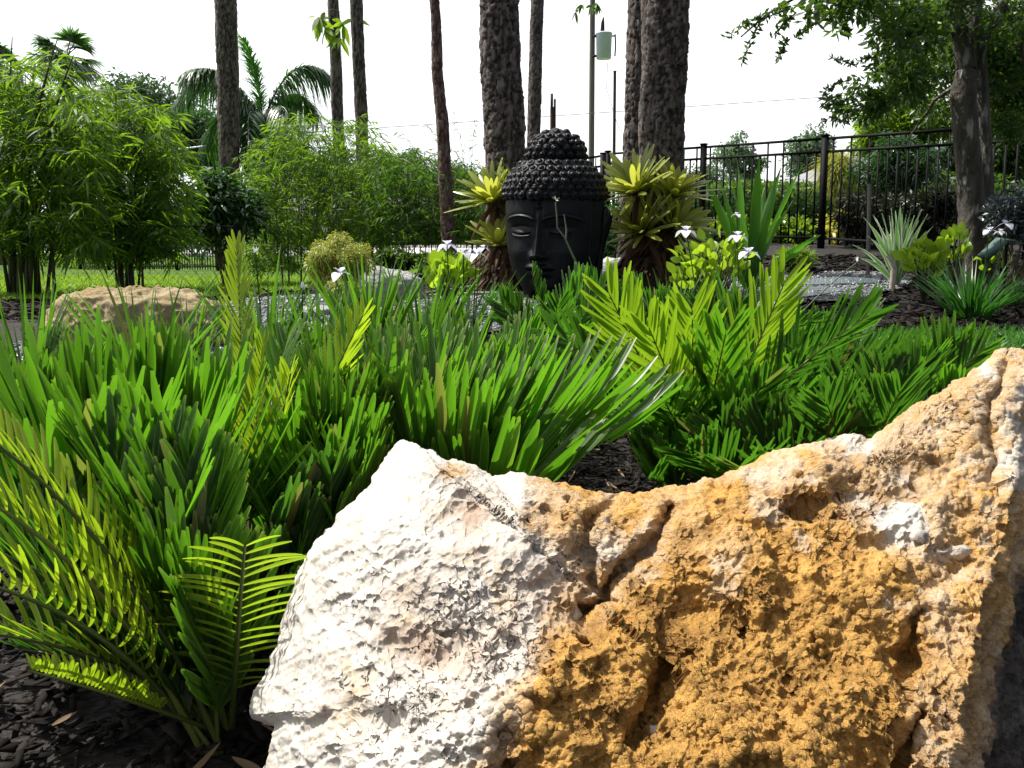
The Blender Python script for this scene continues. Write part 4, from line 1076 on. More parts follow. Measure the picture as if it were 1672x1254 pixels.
sl = np.r_[0, np.cumsum(np.hypot(*np.diff(o, axis=0).T))]
NC, NR, NB = 1500, 400, 60
sp = np.linspace(0, sl[-1], NC, endpoint=False)
rx_, ry_ = np.interp(sp, sl, o[:, 0]), np.interp(sp, sl, o[:, 1])
jit = fbm(np.c_[rx_ / 22, ry_ / 22, 0 * rx_], 4, 51) * 5.5
C0 = np.array([1130.0, 1120.0])
dx, dy = rx_ - C0[0], ry_ - C0[1]; dl = np.hypot(dx, dy) + jit
an = np.unwrap(np.arctan2(dy, dx))
if an[-1] < an[0]: an = -np.maximum.accumulate(-an + np.arange(NC) * 2e-4); sg_ = -1
else: an = np.maximum.accumulate(an + np.arange(NC) * 2e-4); sg_ = 1
an = an - np.arange(NC) * 2e-4 * sg_ * 0.98
rx_ = C0[0] + dl * np.cos(an); ry_ = C0[1] + dl * np.sin(an)
tt = np.linspace(0.0, 1, NR) ** 0.8
PXg = C0[0] + np.outer(tt, rx_ - C0[0]); PYg = C0[1] + np.outer(tt, ry_ - C0[1])
D0 = np.polyval(np.polyfit((np.array([560, 700, 850, 1000, 1130, 1254, 1400, 1550, 1700]) - 1100) / 500, [1.0, .89, .79, .69, .61, .56, .53, .535, .56], 4), (PYg - 1100) / 500)
D0 = D0 + 0.16 * np.clip((660 - PXg) / 250, 0, 1.3) ** 2
D0 = D0 + 0.05 * np.clip((760 - PXg) / 200, 0, 1)
edge_x = interp(PYg, [(560, 1695), (640, 1672), (750, 1660), (850, 1648), (950, 1612), (1050, 1592), (1150, 1572), (1254, 1552), (1700, 1520)])
over = np.clip(PXg - edge_x, 0, None)
D0 = D0 + 0.0013 * over + 0.012 * sstep(0, 30, over)
D0 = D0 + 0.06 * (tt[:, None] ** 14)
# relief (photo-scale features of the stone)
f = lambda x, y, sx, sy: np.exp(-((PXg - x) / sx) ** 2 - ((PYg - y) / sy) ** 2)
D0 -= 0.020 * f(700, 900, 120, 110) + 0.022 * f(850, 850, 35, 90) + 0.018 * f(1250, 900, 160, 110) + 0.018 * f(900, 1100, 120, 80)
D0 += 0.030 * f(755, 835, 45, 45) + 0.012 * f(700, 1060, 110, 60) + 0.022 * f(950, 990, 45, 60) + 0.026 * f(1140, 1000, 45, 30) + 0.024 * f(1075, 1130, 35, 60)
wob_ = fbm(np.c_[PXg.ravel() / 95, PYg.ravel() / 95, 0 * PXg.ravel()], 5, 63, .6).reshape(PXg.shape)
D0 += 0.022 * wob_ + 0.006 * sstep(820, 960, PXg) * np.abs(fbm(np.c_[PXg.ravel() / 45, PYg.ravel() / 60, 0 * PXg.ravel()], 4, 64, .6).reshape(PXg.shape))
D0 += 0.020 * f(1400, 790, 30, 20) + 0.020 * f(1290, 950, 30, 40) + 0.022 * f(1545, 930, 30, 30) + 0.020 * f(1480, 1075, 40, 25) + .02 * f(1440, 890, 30, 20) + .016 * f(620, 1180, 60, 30)
for line, wdt, dep in (([(1085, 835), (1072, 880), (1030, 915), (1000, 945), (985, 985), (950, 1000)], 11, .040), ([(1010, 812), (960, 850), (948, 900), (975, 960)], 9, .022), ([(1080, 1100), (1060, 1160), (1030, 1210)], 14, .035),
                       ([(1500, 1000), (1480, 1090), (1500, 1170), (1470, 1254)], 9, .022), ([(1640, 600), (1610, 700), (1625, 800)], 10, .014),
                       ([(1195, 800), (1300, 830), (1420, 800)], 8, .010)):
    wv = 14 * fbm(np.c_[PXg.ravel() / 30, PYg.ravel() / 30, 0 * PXg.ravel()], 3, 61).reshape(PXg.shape)
    dd = seg_dist(PXg + wv, PYg - wv, line); D0 += dep * np.exp(-(dd / wdt) ** 2)
dirs = np.stack([PXg - CX, F_PX * cp + (PCY - PYg) * sp_, -F_PX * sp_ + (PCY - PYg) * cp], -1)
Vf = np.array([0, 0, H_CAM]) + dirs * (D0 / dirs[..., 1])[..., None]
rim = Vf[-1]
back = []
Cb = np.array([0.35, 1.0, 0.02])
for k in range(1, NB + 1):
    s = k / NB
    off = np.array([0, 1, 0]) * (0.34 * math.sin(s * math.pi / 2)) 
    q = rim + off * (0.4 + 0.6 * sstep(0.0, 0.3, rim[:, 2]))[:, None]
    q[:, 2] -= (0.75 * (q[:, 1] - rim[:, 1])) * (rim[:, 2] > 0.08)
    kk = sstep(0.35, 1.0, s) * 0.98
    q = q * (1 - kk) + np.array([Cb[0], Cb[1], -0.03]) * kk
    back.append(q)
V = np.concatenate([Vf, np.array(back)]); nr = NR + NB
V = V.reshape(-1, 3)
N = grid_normals(V, nr, NC)
if np.mean(N[NC * 200:NC * 210][:, 1]) > 0: N = -N
px_all = np.concatenate([PXg, np.repeat(PXg[-1:], NB, 0)]).ravel(); py_all = np.concatenate([PYg, np.repeat(PYg[-1:], NB, 0)]).ravel()
bnd = interp(py_all, [(700, 905), (780, 872), (850, 870), (900, 940), (960, 965), (1020, 950), (1060, 905), (1120, 840), (1180, 790), (1254, 745), (1700, 600)])
bnd = bnd + 75 * fbm(np.c_[px_all / 110, py_all / 110, 0 * px_all], 4, 55, .6)
och = sstep(-120, 90, px_all - bnd)
och = np.maximum(och, 0.85 * np.exp(-((px_all - 735) / 45) ** 2 - ((py_all - 765) / 20) ** 2))
och = och - 0.55 * np.exp(-((px_all - 1470) / 60) ** 2 - ((py_all - 850) / 40) ** 2) - 0.25 * sstep(1560, 1680, px_all) * (py_all < 800) - 0.4 * np.exp(-((px_all - 1360) / 150) ** 2 - ((py_all - 715) / 22) ** 2)
och = och * 0.90 - 0.36 * sstep(.05, .5, fbm(np.c_[px_all / 70, py_all / 55, 0 * px_all], 4, 57, .6)) * sstep(900, 1000, px_all) * sstep(1080, 900, py_all) + 0.42 * sstep(880, 1050, py_all) * sstep(800, 950, px_all) * sstep(1560, 1350, px_all) + 0.15 * np.exp(-((px_all - 960) / 70) ** 2 - ((py_all - 870) / 60) ** 2)
rough = 0.14 + 0.86 * np.clip(och, 0, 1)
rough = np.maximum(rough, 0.7 * np.exp(-((px_all - 770) / 70) ** 2 - ((py_all - 840) / 50) ** 2)); rough = np.maximum(rough, 0.6 * np.exp(-((px_all - 700) / 130) ** 2 - ((py_all - 1060) / 80) ** 2)); rough = np.maximum(rough, 0.6 * np.exp(-((px_all - 880) / 80) ** 2 - ((py_all - 980) / 90) ** 2))
n1 = fbm(V * 9, 3, 71); n2 = fbm(V * 26, 4, 72, 0.52); n3 = fbm(V * 85, 4, 73, 0.65)
w1, w2, wid = worley(V * 38 + 0.5 * np.stack([n2, n3, n1], 1), 74)
w1b, w2b, widb = worley(V * 100 + 0.4 * np.stack([n3, n2, n1], 1), 75)
rdg = fbm(V * 16, 4, 76, 0.6, True)
pit = sstep(0.42, 0.12, w1) * (wid > 0.72)
rock_o = np.clip(och, 0, 1) ** 1.5
disp = -0.003 + 0.010 * n1 + 0.006 * n2 * (0.15 + 1.1 * rough) + rough * (0.009 * rdg * (.4 + .6 * rock_o) + 0.0028 * n3) + rock_o * (0.007 * (0.5 - w1) + 0.0022 * (0.5 - w1b)) + (1 - rock_o) * 0.0035 * fbm(V * 48, 5, 85, .58) + 0.0008 * n3 + 0.0009 * fbm(V * 230, 3, 79)
disp = disp - 0.011 * pit * rock_o - 0.004 * sstep(0.4, 0.1, w1b) * (widb > 0.85) * rock_o
st = fbm(V @ np.array([[30, 0, 0], [0, 30, 0], [0, 0, 95]]).T, 3, 77)
disp = disp + 0.0022 * st * (1 - 0.6 * rough) + 0.0038 * (1 - rough) * fbm(np.c_[(px_all * .85 - py_all * .5) / 90, (px_all * .5 + py_all * .85) / 13, 0 * px_all], 5, 83, .55)
V = V + N * disp[:, None]
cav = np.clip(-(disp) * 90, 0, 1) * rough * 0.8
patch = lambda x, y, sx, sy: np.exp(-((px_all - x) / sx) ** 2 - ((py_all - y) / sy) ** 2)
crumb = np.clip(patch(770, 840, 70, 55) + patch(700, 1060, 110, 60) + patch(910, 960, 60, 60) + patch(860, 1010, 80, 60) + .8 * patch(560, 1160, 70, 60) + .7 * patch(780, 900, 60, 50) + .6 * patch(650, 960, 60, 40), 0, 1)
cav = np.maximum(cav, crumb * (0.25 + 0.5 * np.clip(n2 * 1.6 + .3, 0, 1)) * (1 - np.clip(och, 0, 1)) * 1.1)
flank_shade = sstep(40, 120, np.concatenate([over, np.repeat(over[-1:], NB, 0)]).ravel() * sstep(720, 900, py_all) * 1.6) * 0.85  # mottled dark colour painted in as shade on the turned-away right face
A = np.stack([och, cav, flank_shade], 1)
bb = np.array([0.45, 0.75, 0.0])
rock = thing('boulder', bb, 'huge white and ochre limestone boulder filling the right foreground', 'boulder')
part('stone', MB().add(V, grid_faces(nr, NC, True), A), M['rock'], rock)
# shell fragments bedded in the stone
Vg = V.reshape(nr, NC, 3); Ng = N.reshape(nr, NC, 3)
for (sx, sy, sz, fl) in ((940, 998, .014, .8), (1505, 868, .014, .4), (1545, 910, .020, .4), (1415, 1135, .010, .4), (1062, 1185, .008, .7)):
    k = np.argmin(np.hypot(PXg - sx, PYg - sy)); i, j = divmod(k, NC)
    c = Vg[i, j] - Ng[i, j] * sz * 0.12
    E, F = ellipsoid((0, 0, 0), (sz, sz * .6, sz * fl * .7), 18, 12)
    E = E + norm(E) * (0.9 * sz * fbm(E / sz * 1.6 + sx, 4, int(sx), .6))[:, None]
    a = rng.random() * 3; R = np.array(Vector(tuple(Ng[i, j])).to_track_quat('Z', 'Y').to_matrix())
    ca, sa = math.cos(a), math.sin(a); E = E @ np.array([[ca, -sa, 0], [sa, ca, 0], [0, 0, 1]]).T @ R.T + c
    part('stone_fragment', MB().add(E, F, np.full((len(E), 3), (.42, .12, 0))), M['rock'], rock)

def small_rock(px, py_top, py_base, Y, wpx, label, mat, seed, deep=0.8, ytilt=0.0, och=0.5):
    c = W(px, (py_top + py_base) / 2, Y); hgt = (py_base - py_top) * PXM(Y); w = wpx * PXM(Y)
    nv, nu = 120, 180
    E, F = ellipsoid((0, 0, 0), (1, 1, 1), nu, nv)
    d = norm(E); sx = np.sign(d) * np.abs(d) ** 0.95
    E = norm(sx) * (1 / (np.abs(norm(sx)) ** 3).sum(1) ** (1 / 3))[:, None] * 0.95
    E = E * (1 + 0.16 * fbm(d * 1.4 + seed, 3, seed))[:, None]
    E = E * np.array([w / 2, w / 2 * deep, hgt / 2])
    Pn = E + seed
    E = E + d * (0.035 * w * fbm(Pn * 9, 5, seed, .6, True) + 0.018 * w * fbm(Pn * 30, 4, seed))[:, None]
    E[:, 2] += ytilt * E[:, 0]
    A = np.stack([och + 0.4 * fbm(Pn * 4, 3, seed + 2), np.clip(-fbm(Pn * 9, 5, seed, .6, True), 0, 1) * .8, 0 * E[:, 0]], 1)
    E = E + c
    b = np.array([c[0], c[1], float(gz(c[0], c[1]))])
    return solo('boulder', MB().add(E, F, A), M[mat], b, label, 'boulder')
small_rock(228, 472, 610, 4.0, 285, 'brown rounded boulder behind the ferns on the left', 'rock_brown', 11, 0.6, -0.02)
small_rock(640, 438, 505, 6.2, 105, 'small grey boulder beside the golden shrub', 'rock_grey', 12, 0.8, -0.15)
small_rock(1002, 420, 470, 7.6, 50, 'small grey rock between the statue and the thickest trunk', 'rock_grey', 13, 0.8)
small_rock(515, 500, 520, 5.2, 60, 'flat pale stone at the stream edge below the golden shrub', 'rock_grey', 14, 0.8)

# ------------------------------------------------------------------ statue (big black head with curled hair)
Ys = 6.2; S_ = PXM(Ys)
sb = PG(905, 490); sb = np.array([W(905, 490, Ys)[0], Ys, float(gz(sb[0], Ys))])
TH = math.radians(-21)
def srot(P):
    P = np.asarray(P, float); c_, s_ = math.cos(TH), math.sin(TH)
    return np.stack([P[:, 0] * c_ - P[:, 1] * s_, P[:, 0] * s_ + P[:, 1] * c_, P[:, 2]], 1) + sb
statue = thing('head_statue', sb, 'large black stone head statue with curled hair and closed eyes', 'statue')
nth, nz_ = 560, 520
th = np.linspace(-math.pi, math.pi, nth, endpoint=False); zz = np.linspace(0.0, 1.08, nz_)
TH_, ZZ_ = np.meshgrid(th, zz)
wx = interp(ZZ_, [(0, .25), (.05, .235), (.10, .235), (.16, .27), (.25, .315), (.38, .352), (.55, .368), (.7, .372), (.85, .37), (1.0, .33), (1.08, .26)])
wyf = interp(ZZ_, [(0, .20), (.05, .20), (.085, .25), (.12, .315), (.2, .345), (.4, .37), (.6, .375), (.8, .37), (.95, .34), (1.08, .26)])
wyb = interp(ZZ_, [(0, .33), (.3, .36), (.8, .38), (1.0, .34), (1.08, .26)])
e = 2.35
ct, st_ = np.sin(TH_), -np.cos(TH_)
wy = np.where(st_ < 0, wyf, wyb)
r = 1.0 / (np.abs(ct / wx) ** e + np.abs(st_ / wy) ** e) ** (1 / e)
X = r * ct; Yv = r * st_; Z = ZZ_.copy()
back_fill = sstep(0.1, 0.9, Yv / .3)
X = np.where(Z < .5, X * (1 + 0.28 * back_fill * sstep(.5, .05, Z)), X)
front = sstep(0.0, -0.15, Yv)
g = lambda a, s: np.exp(-(a / s) ** 2)
au = np.abs(X)
hn = interp(Z, [(.335, 0), (.352, .075), (.375, .105), (.42, .088), (.5, .06), (.58, .040), (.66, .022), (.72, .0)])
wn_ = interp(Z, [(.34, .045), (.40, .036), (.5, .024), (.6, .022), (.7, .03)])
d = hn * g(X, wn_)
d += 0.045 * g(au - .052, .024) * g(Z - .368, .024)
d -= 0.02 * g(au - .03, .014) * g(Z - .345, .01)
zu = .286 - 0.010 * g(X, .018) + 0.0 * au
d += 0.040 * g(Z - (zu - .35 * (au - .035) ** 2 * 4), .017) * g(au, .085) * 1.1
d += 0.050 * g(Z - .235, .022) * g(X, .062)
d -= 0.030 * g(Z - (.260 + 0.5 * au ** 2), .006) * sstep(.125, .09, au)
d += 0.030 * g(Z - .29, .07) * g(X, .12)
d -= 0.018 * g(Z - .198, .014) * g(X, .06)
d += 0.045 * g(X, .085) * g(Z - .135, .042)
d -= 0.010 * g(X, .012) * g(Z - .315, .02)
d -= 0.038 * g(au - .15, .085) * g(Z - .575, .055)
d += 0.030 * g(au - .155, .062) * g(Z - .548, .036)
zl = .528 + 1.6 * (au - .155) ** 2
d -= 0.014 * g(Z - zl, .006) * sstep(.09, .07, np.abs(au - .155))
d += 0.008 * g(Z - (zl - .014), .006) * sstep(.09, .07, np.abs(au - .155))
zc = .596 - 2.2 * (au - .155) ** 2
d -= 0.008 * g(Z - zc, .005) * sstep(.1, .07, np.abs(au - .155))
zb_ = .668 - 1.9 * (au - .165) ** 2
brow = sstep(.33, .25, au) * sstep(.02, .045, au)
d += (0.020 * g(Z - zb_, .009) + 0.014 * sstep(-.02, .03, Z - zb_) * g(Z - zb_, .12)) * brow
d += 0.024 * g(X, .020) * g(Z - .735, .020)
d += 0.028 * g(au - .2, .09) * g(Z - .37, .09)
Yv = Yv - d * front
side = sstep(.95, 1.3, np.abs(TH_)) * sstep(.80, .74, Z)
fl = 0.010 * np.sin(TH_ * 46) * side
X = X + fl * ct; Yv = Yv + fl * st_
cape = sstep(1.45, 1.9, np.abs(TH_)) * sstep(.5, .1, Z) * 0.03
X += cape * ct; Yv += cape * st_
V = np.stack([X, Yv, Z], -1).reshape(-1, 3)
nn3 = fbm(V * 12, 3, 91)
V = V + norm(V * [1, 1, 0]) * (0.0015 * nn3)[:, None]
part('face', MB().add(srot(V), grid_faces(nz_, nth, True)), M['statue'], statue)
# ears with long lobes
for sg in (-1, 1):
    m = MB()
    zz_ = np.linspace(0, 1, 40); ang = np.linspace(0, 2 * math.pi, 32, endpoint=False)
    A2, Z2 = np.meshgrid(ang, zz_)
    wid = interp(Z2, [(0, .004), (.06, .035), (.25, .045), (.5, .055), (.75, .095), (.92, .085), (1, .01)])
    thk = interp(Z2, [(0, .004), (.06, .03), (.5, .028), (.85, .042), (1, .006)])
    yy = wid * np.cos(A2); xx = thk * np.sin(A2)
    groove = 0.022 * g(np.cos(A2) * wid / .05 - 0.1, .55) * sstep(.1, .25, Z2) * sstep(.98, .8, Z2) * (np.sin(A2) * sg > 0)
    xx = xx - sg * groove
    ex = sg * (interp(Z2, [(0, .335), (.4, .365), (.8, .395), (1, .385)])) + xx
    ey = 0.02 + 0.09 * Z2 + yy
    ez = .16 + .58 * Z2
    m.add(srot(np.stack([ex, ey, ez], -1).reshape(-1, 3)), grid_faces(40, 32, True))
    part('ear', m, M['statue'], statue)
# curls
def curl_mesh():
    prof = [(0.0, -.3), (1.0, -.25), (1.02, .05), (.93, .38), (.74, .60), (.60, .62), (.56, .56), (.52, .62), (.47, .80), (.30, .98), (.0, 1.03)]
    nu = 14; a = np.linspace(0, 2 * math.pi, nu, endpoint=False)
    V = np.array([[r_ * math.cos(t) + .06 * h, r_ * math.sin(t) - .06 * h, h * .8] for r_, h in prof for t in a])
    return V, grid_faces(len(prof), nu, True)
CV, CF = curl_mesh()
def cap_surface(u, a):
    """u 0 at hairline, 1 at the top of the cap"""
    z = .815 + .285 * u; rr = interp(u, [(0, .395), (.3, .385), (.6, .345), (.85, .27), (1, .22)])
    return np.stack([rr * np.sin(a) * .98, -rr * np.cos(a) * 1.0, z + 0 * a], -1)
def ush_surface(u, a):
    z = 1.075 + .275 * u; rr = interp(u, [(0, .205), (.15, .225), (.4, .215), (.6, .185), (.8, .125), (.93, .06), (1, .01)])
    return np.stack([rr * np.sin(a), -rr * np.cos(a) + .02, z + 0 * a], -1)
def hair(fn, rows, per, rad, name, under):
    m = MB()
    n_a, n_u = 64, 40
    A2, U2 = np.meshgrid(np.linspace(0, 2 * math.pi, n_a, endpoint=False), np.linspace(0, 1, n_u))
    if under:
        s = fn(U2.ravel(), A2.ravel()); s[:, :2] *= 0.97
        m.add(srot(s), grid_faces(n_u, n_a, True))
    for i in range(rows):
        u = (i + .15) / rows; r0 = np.linalg.norm(fn(np.array([u]), np.array([0.0]))[0][:2])
        k = max(1, int(2 * math.pi * r0 / per))
        for j in range(k):
            a = 2 * math.pi * (j + .5 * (i % 2) + rng.normal() * .07) / k
            p = fn(np.array([u]), np.array([a]))[0]
            du = fn(np.array([min(1, u + .03)]), np.array([a]))[0] - fn(np.array([max(0, u - .03)]), np.array([a]))[0]
            ta = np.array([math.cos(a), math.sin(a), 0])
            nrm_ = norm(np.cross(ta, du))
            if np.dot(nrm_[:2], p[:2]) < 0: nrm_ = -nrm_
            R = np.array(Vector(tuple(nrm_)).to_track_quat('Z', 'Y').to_matrix())
            sc = rad * (0.84 + .26 * rng.random()) * (1 if r0 > .1 else .8)
            an = rng.random() * 6.28; Rz = np.array([[math.cos(an), -math.sin(an), 0], [math.sin(an), math.cos(an), 0], [0, 0, 1]])
            m.add(srot((CV * sc) @ Rz.T @ R.T + p), CF)
    part(name, m, M['statue'], statue)
hair(cap_surface, 6, .068, .040, 'curled_hair', True)
hair(ush_surface, 6, .066, .038, 'topknot', True)
# dark plinth ring under the head
m = MB().add(*tube(np.array([sb + [0, 0, -.06], sb + [0, 0, .0], sb + [0, 0, .035], sb + [0, 0, .04]]), [.44, .44, .43, .02], 48))
solo('plinth', m, M['statue'], sb - [0, 0, .06], 'low round black plinth under the head statue', 'plinth')
# pale sticks before it
for i, (p0, p1) in enumerate((((694, 484), (866, 466)), ((700, 488), (862, 488)))):
    a, b2 = PG(*p0), PG(*p1); a = a + [0, 0, .03]; b2 = b2 + [0, 0, .05]
    solo('stick', MB().add(*tube(np.array([a, (a + b2) / 2 + [0, 0, .01], b2]), .010, 6)), M['stick'], a, ['pale stick leaning up toward the statue plinth', 'pale stick lying flat on the mulch left of the statue'][i], 'stick')

# ------------------------------------------------------------------ bromeliads on the trunks
def bromeliad(px, py, Y, axis, L, n, mat, label, wd=0.062, spread=1.0, dead=0.0):
    c = W(px, py, Y); ax = norm(np.array(axis, float))
    t = thing('bromeliad', c, label, 'bromeliad', 'bromeliads growing on the trunks')
    a = np.arange(n) * 2.39996; el = np.radians(6 + 54 * (np.arange(n) / n) ** 0.9 * spread)
    u = norm(np.cross(ax, [0.1, 1, 0.2])); v = np.cross(ax, u)
    rad = np.cos(a)[:, None] * u + np.sin(a)[:, None] * v
    D = norm(np.cos(el)[:, None] * ax + np.sin(el)[:, None] * rad + rng.normal(size=(n, 3)) * .06)
    S = norm(np.cross(ax, rad))
    P = c + rad * 0.015 - ax * .02
    m = MB().add(*blades(P, D, S, L * (0.75 + .35 * rng.random(n)), wd * (.7 + .4 * rng.random(n)), 9, (.55, .65, .8, .9, 1, 1, .97, .9, .7, .25), fold=.35, bend=(-ax * 0.16 + rad * 0.26) * np.ones((n, 1))))
    part('leaves', m, M[mat], t)
    if dead:
        k = int(dead); a = rng.random(k) * 6.28; rad = np.cos(a)[:, None] * u + np.sin(a)[:, None] * v
        D = norm(rad * .8 - np.array([0, 0, .5]) + rng.normal(size=(k, 3)) * .25)
        part('dead_leaves', MB().add(*blades(c - ax * .04 + rad * .02, D, np.cross(D, rdir(k)), L * .75 * (.6 + .6 * rng.random(k)), wd * .8, 5, (.6, .8, 1, .7, .4, .05), droop=.5, fold=.4)), M['dead_leaf'], t)
    return t
bromeliad(806, 328, 6.75, (-.42, -.35, .85), .36, 44, 'bromeliad', 'bright yellow bromeliad spreading left of the statue hair', dead=8)
bromeliad(842, 312, 6.75, (.05, -.25, 1), .32, 26, 'bromeliad_dull', 'dull grey green bromeliad touching the statue topknot', .035, .55)
bromeliad(814, 398, 6.65, (-.15, -.35, .9), .31, 24, 'bromeliad', 'lower olive bromeliad between thick trunk and statue face', dead=14)
bromeliad(1040, 312, 6.35, (-.42, -.35, .8), .38, 46, 'bromeliad', 'upper left bromeliad of the four on the thickest trunk', dead=8)
bromeliad(1098, 318, 6.35, (.2, -.3, .95), .34, 40, 'bromeliad', 'upper right bromeliad of the four on the thickest trunk', dead=8)
bromeliad(1050, 378, 6.3, (-.45, -.45, .75), .36, 42, 'bromeliad', 'lower left bromeliad of the four on the thickest trunk', dead=14)
bromeliad(1098, 372, 6.3, (.55, -.5, .65), .36, 44, 'bromeliad', 'lower right bromeliad of the four on the thickest trunk', dead=16)
# dead leaf skirts & mulch heap at the trunk feet
for nm, px, py, Y, r, lab in (('dead_leaf_skirt', 1075, 400, 6.5, .20, 'brown dead leaf skirt wrapped round the thickest trunk'), ('dead_leaf_skirt', 826, 425, 6.8, .18, 'brown dead leaf skirt on the thick trunk left of the statue')):
    k = 170; a = rng.random(k) * 6.28; c = W(px, py, Y)
    P = c + np.stack([np.cos(a) * r, np.sin(a) * r, rng.uniform(-.22, .12, k)], 1); rad = np.stack([np.cos(a), np.sin(a), 0 * a], 1)
    D = norm(rad * .5 + [0, 0, -.9] + rng.normal(size=(k, 3)) * .3)
    solo(nm, MB().add(*blades(P, D, np.cross(D, rad), .12 + .12 * rng.random(k), .035, 4, (.6, 1, .8, .5, .1), fold=.4, bend=rad * .25)), M['dead_leaf'], c, lab, 'dead leaves')

# ------------------------------------------------------------------ leafy plants of the bed
def rosette(name, px, py, Y, tips, wd, mat, label, cat, k=8, prof=STRAP, fold=.35, sag=.0, part_name='leaf', single=False, group=None):
    b = W(px, py, Y) if not single else G(*W(px, py, Y)[:2])
    b[2] = float(gz(b[0], b[1]))
    t = thing(name, b, label, cat, group)
    allm = MB()
    for q in tips:
        T = W(q[0], q[1], Y + (q[2] if len(q) > 2 else 0)); w_ = wd * (q[3] if len(q) > 3 else 1)
        v_ = T - b; L = np.linalg.norm(v_); D0_ = norm(v_ + np.array([0, 0, 1]) * L * (0.25 + sag))
        s = np.linspace(0, 1, k + 1)
        ctrl = b + D0_ * L * 0.6
        Cc = (1 - s)[:, None] ** 2 * b + 2 * (s * (1 - s))[:, None] * ctrl + s[:, None] ** 2 * T
        tg = norm(np.gradient(Cc, axis=0)); S = norm(np.cross(tg, np.array([.15 + rng.normal() * .5, .9, .5 + rng.normal() * .4]))); N_ = np.cross(S, tg)
        w = np.interp(s, np.linspace(0, 1, len(prof)), prof) * w_ / 2
        wav = 0.12 * w_ * np.sin(s * 17 + q[0])[:, None] * N_
        cols = [Cc - S * w[:, None] + N_ * (w * fold)[:, None] + wav, Cc, Cc + S * w[:, None] + N_ * (w * fold)[:, None] - wav]
        V = np.stack(cols, 1); A = np.zeros(V.shape); A[..., 0] = rng.random(); A[..., 1] = s[:, None]; A[..., 2] = np.array([-1, 0, 1])[None]
        allm.add(V, grid_faces(k + 1, 3), A)
        if not single:
            part(part_name, MB().add(V, grid_faces(k + 1, 3), A), M[mat], t)
    if single: part(part_name, allm, M[mat], t)
    return t
rosette('crinum_lily', 1226, 442, 6.6, [(1148, 288, .1), (1176, 296, .2, .8), (1205, 268, .1), (1232, 290, -.1, .9), (1240, 256, -.3, 1.1), (1275, 274, .2, 1.1), (1312, 268, .1, .7), (1300, 320, -.3), (1340, 384, -.2, .9), (1140, 365, -.1, .8), (1310, 410, -.4, .7), (1265, 330, -.3, 1), (1185, 340, -.3), (1250, 300, .3), (1200, 310, .3)],
        .080, 'crinum', 'tall broad leaved lily plant right of the bromeliad trunk', 'plant', 12, (.55, .8, 1, 1, .8, .5, .04), .5)
rosette('variegated_plant', 1466, 442, 7.0, [(x, y, rng.normal() * .25, .8 + .4 * rng.random()) for x, y in ((1410, 355), (1425, 350), (1440, 348), (1452, 352), (1470, 330), (1488, 340), (1505, 342), (1515, 350), (1525, 368), (1392, 400), (1398, 420), (1532, 395), (1430, 375), (1480, 350), (1500, 360), (1455, 340), (1445, 365), (1475, 338), (1416, 385), (1512, 378), (1493, 352), (1462, 344))],
        .05, 'variegated', 'green plant with white edged strap leaves near the fence', 'plant', 9, (.5, .8, 1, .9, .6, .3, .03), .4, .35, single=False)
def grassy(name, px, Y, n, L, wd, mat, label, cat, lean=.45, droop=.3, r=.05, fold=.3, py=None, zmin=.5, group=None, prof=(.7, 1, .9, .7, .4, .03)):
    b = GX(px, Y)
    a = rng.random(n) * 6.28; e_ = lean * np.sqrt(rng.random(n))
    D = norm(np.stack([np.cos(a) * e_, np.sin(a) * e_, np.ones(n)], 1)); P = b + np.stack([np.cos(a), np.sin(a), 0 * a], 1) * r * rng.random((n, 1)) + [0, 0, -.01]
    S = np.stack([-np.sin(a), np.cos(a), 0 * a], 1) + rng.normal(size=(n, 3)) * .6
    t = thing(name, b, label, cat, group)
    out = np.stack([np.cos(a), np.sin(a), 0 * a - .3], 1) * (droop * rng.random((n, 1)))
    m = MB().add(*blades(P, D, S, L * (zmin + (1 - zmin) * rng.random(n)), wd * (.7 + .5 * rng.random(n)), 7, prof, fold=fold, bend=out))
    part('leaves', m, M[mat], t)
    return t
grassy('liriope_clump', 1592, 5.1, 150, .52, .018, 'liriope', 'dark green grassy clump at the foot of the forked trunk', 'plant', .95, .45, .10)
grassy('liriope_clump', 1672, 5.9, 60, .35, .016, 'liriope', 'dark green grassy clump cut off by the right edge', 'plant', .9, .4, .08)
grassy('grass_tuft', 800, 6.0, 26, .22, .014, 'liriope', 'small grassy tuft on the mulch left of the statue', 'plant', .9, .3, .03)
def broad(name, px, py, Y, rx, ry, n, label, mat='croton', leaf=.085, wd=.07):
    c = W(px, py, Y); base = G(c[0], Y); R = np.array([rx, rx * .8, ry]) * PXM(Y)
    t = thing(name, base, label, 'plant')
    P = c + rdir(n) * R * (0.5 + .5 * rng.random((n, 1))); P[:, 2] = np.maximum(P[:, 2], base[2] + .05)
    D = norm((P - base) * [1, 1, .6] + rdir(n) * .3 * R[0] + [0, 0, .0]); 
    part('leaves', MB().add(*blades(P, D, np.cross(D, rdir(n, .5)), leaf * (.6 + .7 * rng.random(n)), wd * (.6 + .6 * rng.random(n)), 5, (.2, .85, 1, .85, .5, .05), fold=.25, droop=.25)), M[mat], t)
    ms = MB()
    for q in P[::2]: limb(ms, base, q, .005, .003, .05, 5, 4)
    part('stems', ms, M['culm'], t)
    return t
broad('broadleaf_plant', 735, 450, 5.0, 38, 26, 60, 'glowing lime leaved plant left of the statue', leaf=.13, wd=.10)
broad('broadleaf_plant', 1165, 425, 5.0, 60, 40, 110, 'lime leaved plant in front of the lily, right of the trunk', leaf=.09, wd=.065)
broad('broadleaf_plant', 1130, 455, 4.9, 35, 20, 36, 'low lime leaved plant at the foot of the thickest trunk', leaf=.09, wd=.07)
